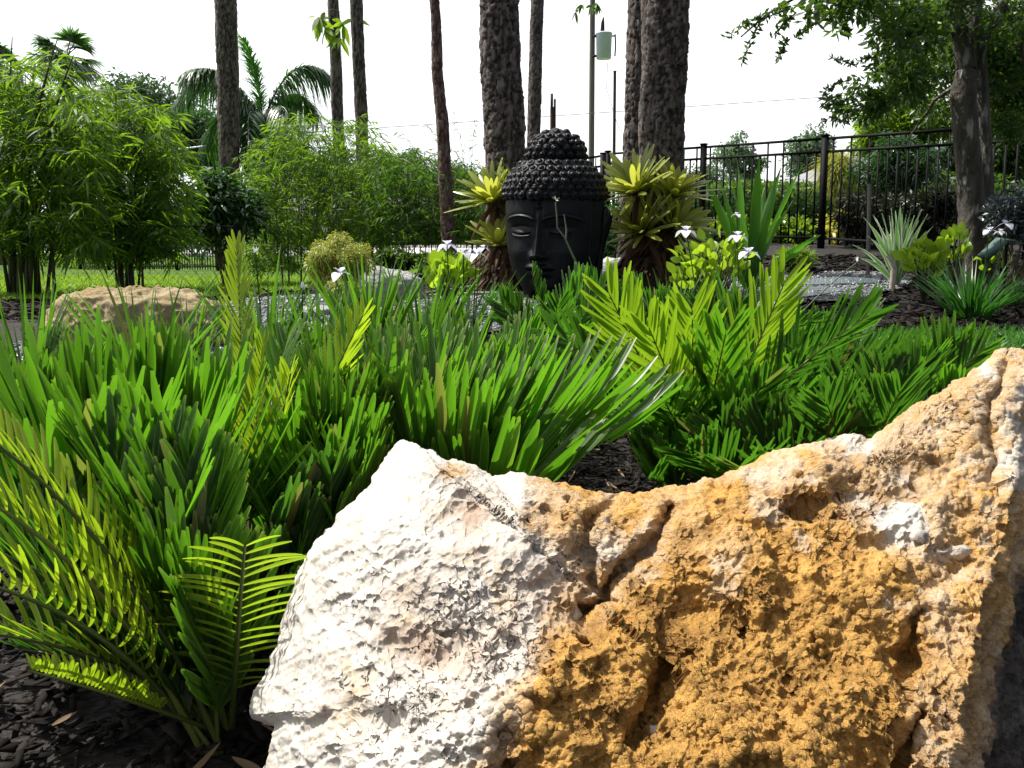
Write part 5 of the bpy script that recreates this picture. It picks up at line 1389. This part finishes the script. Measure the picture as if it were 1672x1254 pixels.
broad('broadleaf_plant', 1512, 425, 5.9, 34, 30, 60, 'pale lime leaved plant left of the forked trunk', leaf=.11, wd=.09)
broad('broadleaf_plant', 1560, 405, 6.6, 25, 28, 40, 'lime leaved plant partly behind the forked trunk', leaf=.10, wd=.07)
broad('broadleaf_plant', 1610, 420, 7.0, 25, 28, 36, 'lime leaved plant just right of the forked trunk', leaf=.10, wd=.06)

# irises: clumps of sword leaves, flowers on stalks
def iris(px, Y, n, L, label, lean=.38, r=.09, mat='iris', wd=.022):
    return grassy('iris_plant', px, Y, int(n * 1.5), L * 1.08, wd, mat, label, 'iris', lean, .28, r, .15, zmin=.55, group='sword leaved iris clumps')
iris(35, 2.9, 34, .50, 'iris clump at the far left edge in front of the shaded bed', .30)
iris(225, 2.9, 46, .52, 'iris clump spreading in front of the brown boulder', .75)
iris(300, 3.1, 22, .42, 'iris clump at the right end of the brown boulder', .4)
iris(430, 3.3, 38, .58, 'tall iris clump between brown boulder and golden shrub', .42)
iris(520, 3.4, 26, .46, 'iris clump in front of the golden shrub', .5)
iris(600, 3.4, 44, .58, 'tall iris clump in front of the grey rock', .42)
iris(690, 3.7, 40, .50, 'iris clump in front of the glowing lime plant', .35)
iris(755, 3.9, 24, .46, 'iris clump just left of the pale sticks', .45)
iris(965, 4.2, 12, .34, 'sparse iris clump below the chin of the statue', .6)
iris(1100, 4.2, 26, .42, 'iris clump below the thickest trunk', .4)
iris(1200, 4.1, 34, .46, 'iris clump below the broad leaved lily', .35)
def flower(px, py, Y, bx, label, sc=1.0, bud=False):
    b = GX(bx, Y); c = W(px, py, Y)
    t = thing('iris_flower', b, label, 'flower', 'white iris flowers on thin stalks')
    s = np.linspace(0, 1, 10)[:, None]; mid = (b + c) / 2 + [0, 0, .06]
    part('stalk', MB().add(*tube((1 - s) ** 2 * b + 2 * s * (1 - s) * mid + s ** 2 * c, np.linspace(.004, .0028, 10), 5)), M['iris'], t)
    m = MB()
    if bud:
        m.add(*blades(np.repeat(c[None], 5, 0), rdir(5, 1.5, .3), rdir(5), .03, .01, 3, (.5, 1, .8, .1)))
    else:
        a0 = rng.random() * 2
        for k in range(3):
            a = a0 + k * 2.094; rad = np.array([math.cos(a), math.sin(a), 0])
            m.add(*blades(c[None], norm(rad + [0, 0, .35])[None], np.cross(rad, [0, 0, 1])[None], .058 * sc, .046 * sc, 6, (.25, .5, .95, 1, .7, .15), droop=.85, fold=.2))
            a += 1.047; rad = np.array([math.cos(a), math.sin(a), 0])
            m.add(*blades(c[None], norm(rad * .6 + [0, 0, .8])[None], np.cross(rad, [0, 0, 1])[None], .044 * sc, .028 * sc, 5, (.3, .8, 1, .8, .2), droop=.3, fold=.2))
    part('petals', m, M['petal'], t)
    if not bud:
        D = rdir(4, 1.2, .3); part('flower_centre', MB().add(*blades(np.repeat(c[None], 4, 0), D, rdir(4), .025 * sc, .009 * sc, 3, (.5, 1, .8, .1))), M['petal_violet'], t)
    return t
FL = [(556, 446, 3.4, 575, 'white iris flower in front of the golden shrub', 1.1, 0), (730, 400, 3.8, 735, 'white iris flower at the foot of the reddish trunk', 1.0, 0), (757, 412, 3.8, 755, 'white iris flower second from the reddish trunk', 1.0, 0),
      (778, 415, 3.8, 770, 'white iris flower nearest the statue on the left', 1.1, 0), (788, 405, 4.0, 770, 'small white iris flower just above the one nearest the statue', .7, 0), (1120, 377, 4.3, 1150, 'white iris flower against the thickest trunk', 1.2, 0),
      (1204, 385, 4.3, 1195, 'white iris flower in front of the lily base', 1.1, 0), (1222, 412, 4.2, 1210, 'lowest white iris flower below the lily', 1.2, 0), (1203, 350, 4.5, 1212, 'small pale iris flower against the lily leaves', .6, 0),
      (1616, 376, 5.2, 1606, 'white iris flower just right of the forked trunk', 1.0, 0), (1643, 366, 5.2, 1640, 'larger white iris flower near the right edge', 1.2, 0), (1634, 378, 5.3, 1636, 'white iris flower below the larger one at the right', .8, 0),
      (417, 412, 3.5, 425, 'closed pale iris bud above the tall clump', 1, 1), (493, 470, 3.4, 490, 'closed pale iris bud below the golden shrub', 1, 1), (1400, 428, 3.9, 1262, 'dry bent iris bud right of the lily', 1, 1)]
for q in FL: flower(q[0], q[1], q[2], q[3], q[4], q[5], q[6])
# long flower stalk in front of the statue face
Yk = 4.0; b = GX(960, Yk)
t = thing('iris_stalk', b, 'long bare forked flower stalk in front of the statue face', 'flower stalk')
m = MB()
pth = np.array([b] + [W(x, y, Yk) for x, y in ((958, 470), (946, 440), (932, 410), (922, 388), (910, 372), (909, 350), (907, 330))])
m.add(*tube(pth, [.007, .007, .0065, .006, .005, .0045, .004, .0035], 6)); m.add(*tube(np.array([W(924, 392, Yk), W(925, 375, Yk), W(921, 350, Yk)]), [.005, .004, .002], 5))
part('stalk', m, M['pale_stalk'], t); e_ = W(907, 326, Yk)
part('dry_flower', MB().add(*blades(np.repeat(e_[None], 6, 0), rdir(6, .8), rdir(6), .025, .01, 3)), M['stick'], t)
rosette('iris_plant', 963, 505, 4.1, [(925, 445), (965, 372 + 60), (1000, 490)], .03, 'liriope', 'broad dark iris blades rising below the statue face', 'iris', 8, (.6, 1, 1, .8, .5, .04), .2)
rosette('iris_plant', 1000, 520, 3.9, [(962, 420), (1010, 440, .1, .6)], .035, 'liriope', 'broad dark iris blades leaning left beside the fan fronds', 'iris', 8, (.6, 1, 1, .8, .5, .04), .2)

# garden lamp and stake
c = PG(1014, 470); c = G(W(1020, 440, 6.9)[0], 6.9)
t = thing('garden_spotlight', c, 'tilted black garden spotlight between statue and thickest trunk', 'garden lamp')
a = W(1005, 452, 6.8); b2 = W(1028, 408, 6.8)
part('lamp_head', MB().add(*beam(a, b2, .10, .06)), M['black_metal'], t, smooth=False)
part('stake', MB().add(*tube(np.array([c - [0, 0, .05], (c + a) / 2, (a * .6 + b2 * .4)]), .012, 6)), M['black_metal'], t)
c = G(W(1640, 470, 5.9)[0], 5.9)
t = thing('garden_spotlight', c, 'teal grey garden spotlight right of the forked trunk', 'garden lamp')
part('lamp_head', MB().add(*beam(W(1606, 420, 5.9), W(1636, 392, 5.9), .09, .05)).add(*beam(W(1630, 391, 5.9), W(1652, 393, 5.9), .08, .02)), M['teal'], t, smooth=False)
part('stake', MB().add(*tube(np.array([c - [0, 0, .05], (c + W(1644, 396, 5.9)) / 2, W(1644, 396, 5.9)]), .010, 6)), M['black_metal'], t)
c = G(W(1418, 430, 7.6)[0], 7.6); solo('wooden_stake', MB().add(*tube(np.array([c - [0, 0, .05], (c + W(1419, 330, 7.6)) / 2, W(1420, 300, 7.6)]), .02, 8)), M['pole_wood'], c, 'thin pale wooden stake before the fence left of the variegated plant', 'stake')
c = G(W(1457, 440, 6.7)[0], 6.7); solo('cut_stub', MB().add(*tube(np.array([c - [0, 0, .05], W(1460, 438, 6.7), W(1451, 418, 6.7)]), [.025, .025, .022], 10)), M['stub'], c, 'pale cut stub at the foot of the variegated plant', 'stub')

# ------------------------------------------------------------------ coontie cycads
def frond(B, T, bend, n, ll, lw, mat, keel=40, ang=48, parent=None, sidebend=0.0, lprof=(.3, .6, .85, .97, 1, 1, .96, .88, .7, .28), taper=(0.55, 1.0, 1.0, .85, .45), start=.22, jitter=.045, rr=.0035, curl=.0, lbend=None, upz=.22, face=False, tb=0.0):
    B = np.asarray(B, float); T = np.asarray(T, float); L = np.linalg.norm(T - B)
    h = T - B; h[2] = 0
    if np.linalg.norm(h) < .02: h = np.array([0, -1.0, 0])
    h = norm(h)
    if face: h = np.array([0.15, -1.0, 0]); h = norm(h)
    S0 = np.cross(h, [0, 0, 1])
    Cc = (B + T) / 2 + np.array([0, 0, bend * L]) - (h * bend * L * .4 if not face else 0) + S0 * sidebend * L
    m_ = 26; s = np.linspace(0, 1, m_)[:, None]
    p = (1 - s) ** 2 * B + 2 * s * (1 - s) * Cc + s ** 2 * T
    ls = np.linspace(start, .985, n)
    P = np.stack([np.interp(ls, s[:, 0], p[:, i]) for i in range(3)], 1)
    tg = norm(np.gradient(p, axis=0)); Tn = norm(np.stack([np.interp(ls, s[:, 0], tg[:, i]) for i in range(3)], 1))
    S = norm(np.cross(Tn, np.cross(S0, Tn))); S = np.broadcast_to(S0, (n, 3)) * 1.0; S = norm(S - Tn * (S * Tn).sum(1, keepdims=True))
    Nn = np.cross(S, Tn)
    if Nn[:, 2].mean() < 0: Nn = -Nn
    ml = MB()
    lens = ll * np.interp(np.linspace(0, 1, n), np.linspace(0, 1, len(taper)), taper)
    for sg in (-1, 1):
        A_ = np.radians(ang + rng.normal(size=n) * 5 - 14 * np.linspace(0, 1, n))[:, None]; K = math.radians(keel) 
        D = Tn * np.cos(A_) + (S * sg * math.cos(K) + Nn * math.sin(K)) * np.sin(A_) + rng.normal(size=(n, 3)) * jitter + np.array([0, 0, upz])
        across = norm(Tn + .25 * Nn)           # leaflet blade faces along the rachis
        Sd = norm(np.cross(D, Nn * math.cos(K) - S * sg * math.sin(K) + rng.normal(size=(n, 3)) * .14))
        bd = np.tile(np.array([0, 0, .10]), (n, 1)) + rng.normal(size=(n, 3)) * .035
        bd = bd + Tn * tb
        if lbend is not None: bd = bd + np.asarray(lbend)
        ml.add(*blades(P + Nn * .002, D, Sd, lens * (.88 + .24 * rng.random(n)), lw * (.85 + .3 * rng.random(n)), 9, lprof, fold=.28, curl=curl, bend=bd))
    f = part('frond', ml, M[mat], parent)
    part('rachis', MB().add(*tube(p, np.linspace(rr, rr * .35, m_), 6, att=rng.random())), M['rachis'], f)
    return f
def coontie(px, Y, label, tips, extra=6, ll=.14, lw=.013, mat='coontie', H=.5, n=24, dz=0, spread=.45):
    base = GX(px, Y) if not isinstance(px, tuple) else np.array(px)
    t = thing('coontie_fern', base, label, 'cycad plant', 'fern like coontie cycads in the bed')
    for q in tips:
        T = W(q[0], q[1], q[2]); o_ = q[3] if len(q) > 3 else {}
        kw = dict(bend=.16, n=n, ll=ll, lw=lw, mat=mat); kw.update(o_)
        a = rng.random() * 6.28
        frond(base + [.02 * math.cos(a), .02 * math.sin(a), -.01], T, parent=t, **kw)
    for k in range(int(extra * .6)):
        a = 2.4 * k + rng.random(); e_ = spread * (.4 + .6 * rng.random()); hh = H * (.5 + .5 * rng.random())
        T = base + np.array([math.cos(a) * e_, math.sin(a) * e_, hh])
        frond(base + [.02 * math.cos(a), .02 * math.sin(a), -.01], T, .15, n, ll * .9, lw, mat, parent=t)
    return t
Yo = dict(mat='coontie_young')
def o_(**k): return k
FK = dict(face=True, keel=8, ang=42, upz=.03, start=.12, ll=.14, lw=.0105, n=26, jitter=.018, taper=(.75, 1, 1, .85, .5), rr=.004)
VK = dict(mat='coontie_bright', ll=.175, lw=.0125, n=24, keel=6, ang=40, bend=.03, face=True, start=.10, jitter=.015, upz=.02, taper=(.8, 1, 1, .85, .5), rr=.0042)
BK = dict(ll=.27, lw=.0195, n=15, upz=.75, keel=35, jitter=.04, taper=(.8, 1, 1, .9, .7), start=.3)
CK = dict(ll=.27, lw=.0165, n=20, upz=.65, keel=35, jitter=.03, taper=(.8, 1, 1, .95, .7), start=.25)
A_ = coontie(318, .98, 'nearest coontie at lower left with glowing curled young fronds',
    [(-70, 680, .88, o_(mat='coontie_young', ll=.060, lw=.0075, n=26, ang=66, start=.3, upz=.1, tb=.3, keel=30, rr=.0045)), (-70, 790, .84, o_(mat='coontie_young', ll=.075, lw=.0065, n=22, ang=72, start=.3, upz=.1, tb=.4, keel=30, rr=.0045)),
     (-60, 945, .80, o_(mat='coontie_young', ll=.095, lw=.0060, n=19, ang=78, start=.25, upz=.1, tb=.45, keel=28, jitter=.02, rr=.0048)), (45, 1095, .80, o_(mat='coontie_young', ll=.035, lw=.005, n=34, ang=70, bend=.02, start=.4, upz=.1)),
     (400, 890, .88, o_(mat='coontie_young', ll=.10, lw=.0055, n=19, ang=88, bend=.06, start=.25, keel=6, lbend=(0, 0, -.28), upz=.22, face=True, jitter=.02, rr=.0048)),
     (-60, 1030, .90, o_(mat='coontie_young', ll=.085, lw=.0065, n=20, ang=74, upz=.1, tb=.35, keel=28, rr=.0045)), (-60, 880, .95, o_(mat='coontie', ll=.11, lw=.008, n=22, ang=70, tb=.3)),
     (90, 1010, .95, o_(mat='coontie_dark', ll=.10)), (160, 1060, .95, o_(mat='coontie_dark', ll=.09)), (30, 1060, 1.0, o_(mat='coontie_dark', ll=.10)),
     (250, 760, 1.1), (120, 720, 1.15), (180, 860, 1.0), (330, 800, 1.1), (80, 900, 1.05), (20, 940, 1.1), (140, 940, 1.0), (240, 960, .95), (0, 860, 1.15), (330, 960, .98)], 0, .15, .014, H=.30, spread=.3)
coontie(215, 1.42, 'broad leafleted coontie in the middle of the left foreground',
    [(40, 755, 1.35, BK), (125, 735, 1.38, BK), (215, 730, 1.4, BK), (300, 725, 1.45, BK), (370, 735, 1.45, BK), (90, 855, 1.15, BK), (200, 835, 1.15, BK), (320, 835, 1.17, BK), (10, 915, 1.15, BK), (270, 945, 1.05, BK), (395, 865, 1.2, BK)], 0, .15, .016, H=.35)
coontie(400, 1.5, 'coontie with tall yellow fronds pointing up beside the brown boulder',
    [(386, 398, 1.75, o_(mat='coontie_young', ll=.085, lw=.0068, n=30, bend=.04, start=.3, ang=38, keel=25, face=True)), (592, 515, 1.45, o_(mat='coontie_young', ll=.09, lw=.0068, n=30, bend=.05, ang=45, face=True)), (475, 610, 1.35, o_(mat='coontie_young', ll=.08, lw=.0068, n=28, bend=.05, ang=45)),
     (430, 560, 1.6, o_(mat='coontie_young', ll=.08, lw=.0068, n=28, bend=.05, ang=42)), (560, 640, 1.5), (520, 720, 1.35), (470, 560, 1.9), (620, 700, 1.4), (330, 620, 1.7)], 3, .13, .013, H=.4)
coontie(25, 1.9, 'coontie at the left edge in front of the first iris clump', [(-30, 635, 1.9), (40, 635, 1.9), (110, 635, 1.95), (70, 675, 1.7), (-20, 695, 1.7), (140, 695, 1.7)], 5, .15, .015, H=.38)
coontie(640, 1.62, 'dense coontie behind the white peak of the boulder',
    [(1000, 725, 1.55, dict(CK, bend=.22, upz=.25)), (930, 715, 1.62, dict(CK, bend=.2, upz=.35)), (860, 695, 1.75, CK), (770, 685, 1.8, CK), (690, 680, 1.85, CK), (610, 685, 1.85, CK), (545, 695, 1.75, CK), (900, 795, 1.42, dict(CK, upz=.3, ll=.2)), (780, 775, 1.48, CK), (680, 765, 1.5, CK), (600, 775, 1.5, CK), (935, 835, 1.4, dict(bend=.14, ll=.09, lw=.01))], 0, .2, .015, H=.3)
coontie(760, 2.3, 'coontie below the pale sticks with upright leaflets', [(690, 600, 2.3), (760, 600, 2.3), (830, 605, 2.25), (890, 625, 2.1), (640, 615, 2.4), (840, 655, 2.0), (730, 635, 2.1)], 4, .16, .014, H=.36)
coontie(560, 2.3, 'coontie behind the tall yellow fronds, left of centre', [(480, 610, 2.3), (540, 600, 2.3), (600, 605, 2.4), (640, 630, 2.2), (500, 650, 2.1)], 4, .15, .014, H=.34)
coontie(330, 2.3, 'coontie just in front of the brown boulder', [(250, 650, 2.3), (310, 640, 2.3), (370, 635, 2.4), (200, 660, 2.3), (420, 650, 2.2)], 4, .15, .014, H=.3)
V5 = dict(ll=.18, lw=.016, n=24, keel=22, ang=40)
coontie(1150, 2.05, 'large coontie right of centre with bright V shaped fronds',
    [(995, 481, 1.95, VK), (1130, 506, 1.92, VK), (1280, 464, 2.0, VK), (1185, 546, 1.8, dict(VK, mat='coontie')), (1060, 536, 1.82, VK), (1420, 514, 2.0, dict(VK, mat='coontie_dark', bend=.12)), 
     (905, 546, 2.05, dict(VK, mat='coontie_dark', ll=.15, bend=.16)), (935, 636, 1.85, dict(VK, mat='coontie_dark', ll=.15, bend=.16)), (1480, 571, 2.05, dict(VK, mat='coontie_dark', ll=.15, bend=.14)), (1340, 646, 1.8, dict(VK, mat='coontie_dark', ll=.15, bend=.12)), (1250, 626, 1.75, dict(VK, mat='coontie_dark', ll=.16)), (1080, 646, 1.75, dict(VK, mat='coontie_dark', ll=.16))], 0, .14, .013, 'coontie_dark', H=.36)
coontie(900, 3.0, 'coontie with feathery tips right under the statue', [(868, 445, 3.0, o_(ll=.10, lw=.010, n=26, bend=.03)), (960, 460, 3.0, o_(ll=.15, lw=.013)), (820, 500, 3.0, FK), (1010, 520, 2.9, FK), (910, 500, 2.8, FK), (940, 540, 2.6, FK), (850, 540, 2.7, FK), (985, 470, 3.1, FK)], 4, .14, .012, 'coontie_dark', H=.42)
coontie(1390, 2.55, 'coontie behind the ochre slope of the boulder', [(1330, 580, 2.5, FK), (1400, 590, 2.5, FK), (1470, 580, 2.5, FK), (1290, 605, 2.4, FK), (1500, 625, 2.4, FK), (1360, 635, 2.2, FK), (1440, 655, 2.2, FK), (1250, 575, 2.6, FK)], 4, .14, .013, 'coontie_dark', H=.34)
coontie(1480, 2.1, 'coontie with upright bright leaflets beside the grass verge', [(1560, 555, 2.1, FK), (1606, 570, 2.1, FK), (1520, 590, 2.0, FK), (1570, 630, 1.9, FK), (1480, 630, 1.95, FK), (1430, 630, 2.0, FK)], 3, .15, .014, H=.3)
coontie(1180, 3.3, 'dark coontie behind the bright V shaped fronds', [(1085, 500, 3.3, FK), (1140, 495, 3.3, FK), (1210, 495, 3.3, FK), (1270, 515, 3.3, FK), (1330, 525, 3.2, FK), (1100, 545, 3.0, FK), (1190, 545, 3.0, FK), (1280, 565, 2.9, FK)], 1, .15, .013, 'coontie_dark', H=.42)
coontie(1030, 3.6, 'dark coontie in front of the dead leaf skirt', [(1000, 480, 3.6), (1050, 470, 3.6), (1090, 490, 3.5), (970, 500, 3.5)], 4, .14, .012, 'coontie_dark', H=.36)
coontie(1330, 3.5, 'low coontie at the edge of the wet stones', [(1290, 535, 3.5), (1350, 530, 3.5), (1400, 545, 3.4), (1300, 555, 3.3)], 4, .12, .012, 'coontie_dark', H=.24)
coontie(90, 2.7, 'coontie behind the left edge one near the stream', [(60, 630, 2.7), (120, 620, 2.7), (170, 630, 2.7)], 4, .14, .013, H=.24, spread=.35)

coontie(1250, 1.75, 'coontie tucked behind the saddle crest of the boulder', [(1180, 705, 1.7, FK), (1250, 695, 1.7, FK), (1320, 705, 1.7, FK), (1380, 715, 1.65, FK), (1130, 745, 1.6, FK), (1290, 755, 1.5, FK), (1210, 765, 1.5, FK)], 1, .13, .012, 'coontie_dark', H=.22, spread=.3)
coontie(1430, 1.75, 'coontie tucked behind the rising right crest of the boulder', [(1380, 620, 1.75, FK), (1440, 610, 1.75, FK), (1500, 600, 1.75, FK), (1350, 660, 1.6, FK), (1470, 640, 1.6, FK)], 5, .13, .012, 'coontie_dark', H=.24, spread=.3)
coontie(1090, 2.5, 'coontie filling the dark gap behind the V shaped fronds', [(1030, 685, 2.3, FK), (1090, 665, 2.3, FK), (1150, 685, 2.2, FK), (1000, 645, 2.5, FK), (1190, 655, 2.4, FK)], 1, .13, .012, 'coontie_dark', H=.26, spread=.35)
coontie(1300, 2.4, 'coontie between the V shaped fronds and the verge', [(1240, 615, 2.3, FK), (1300, 605, 2.3, FK), (1350, 625, 2.3, FK), (1280, 655, 2.1, FK), (1380, 635, 2.2, FK)], 1, .14, .013, 'coontie', H=.3, spread=.35)
coontie(450, 1.15, 'small upright coontie squeezed against the left flank of the boulder', [(425, 1060, 1.0), (445, 1010, 1.02), (400, 1080, 1.0), (455, 985, 1.1), (470, 905, 1.15), (495, 865, 1.2)], 0, .10, .010, 'coontie_dark', H=.2, spread=.12)
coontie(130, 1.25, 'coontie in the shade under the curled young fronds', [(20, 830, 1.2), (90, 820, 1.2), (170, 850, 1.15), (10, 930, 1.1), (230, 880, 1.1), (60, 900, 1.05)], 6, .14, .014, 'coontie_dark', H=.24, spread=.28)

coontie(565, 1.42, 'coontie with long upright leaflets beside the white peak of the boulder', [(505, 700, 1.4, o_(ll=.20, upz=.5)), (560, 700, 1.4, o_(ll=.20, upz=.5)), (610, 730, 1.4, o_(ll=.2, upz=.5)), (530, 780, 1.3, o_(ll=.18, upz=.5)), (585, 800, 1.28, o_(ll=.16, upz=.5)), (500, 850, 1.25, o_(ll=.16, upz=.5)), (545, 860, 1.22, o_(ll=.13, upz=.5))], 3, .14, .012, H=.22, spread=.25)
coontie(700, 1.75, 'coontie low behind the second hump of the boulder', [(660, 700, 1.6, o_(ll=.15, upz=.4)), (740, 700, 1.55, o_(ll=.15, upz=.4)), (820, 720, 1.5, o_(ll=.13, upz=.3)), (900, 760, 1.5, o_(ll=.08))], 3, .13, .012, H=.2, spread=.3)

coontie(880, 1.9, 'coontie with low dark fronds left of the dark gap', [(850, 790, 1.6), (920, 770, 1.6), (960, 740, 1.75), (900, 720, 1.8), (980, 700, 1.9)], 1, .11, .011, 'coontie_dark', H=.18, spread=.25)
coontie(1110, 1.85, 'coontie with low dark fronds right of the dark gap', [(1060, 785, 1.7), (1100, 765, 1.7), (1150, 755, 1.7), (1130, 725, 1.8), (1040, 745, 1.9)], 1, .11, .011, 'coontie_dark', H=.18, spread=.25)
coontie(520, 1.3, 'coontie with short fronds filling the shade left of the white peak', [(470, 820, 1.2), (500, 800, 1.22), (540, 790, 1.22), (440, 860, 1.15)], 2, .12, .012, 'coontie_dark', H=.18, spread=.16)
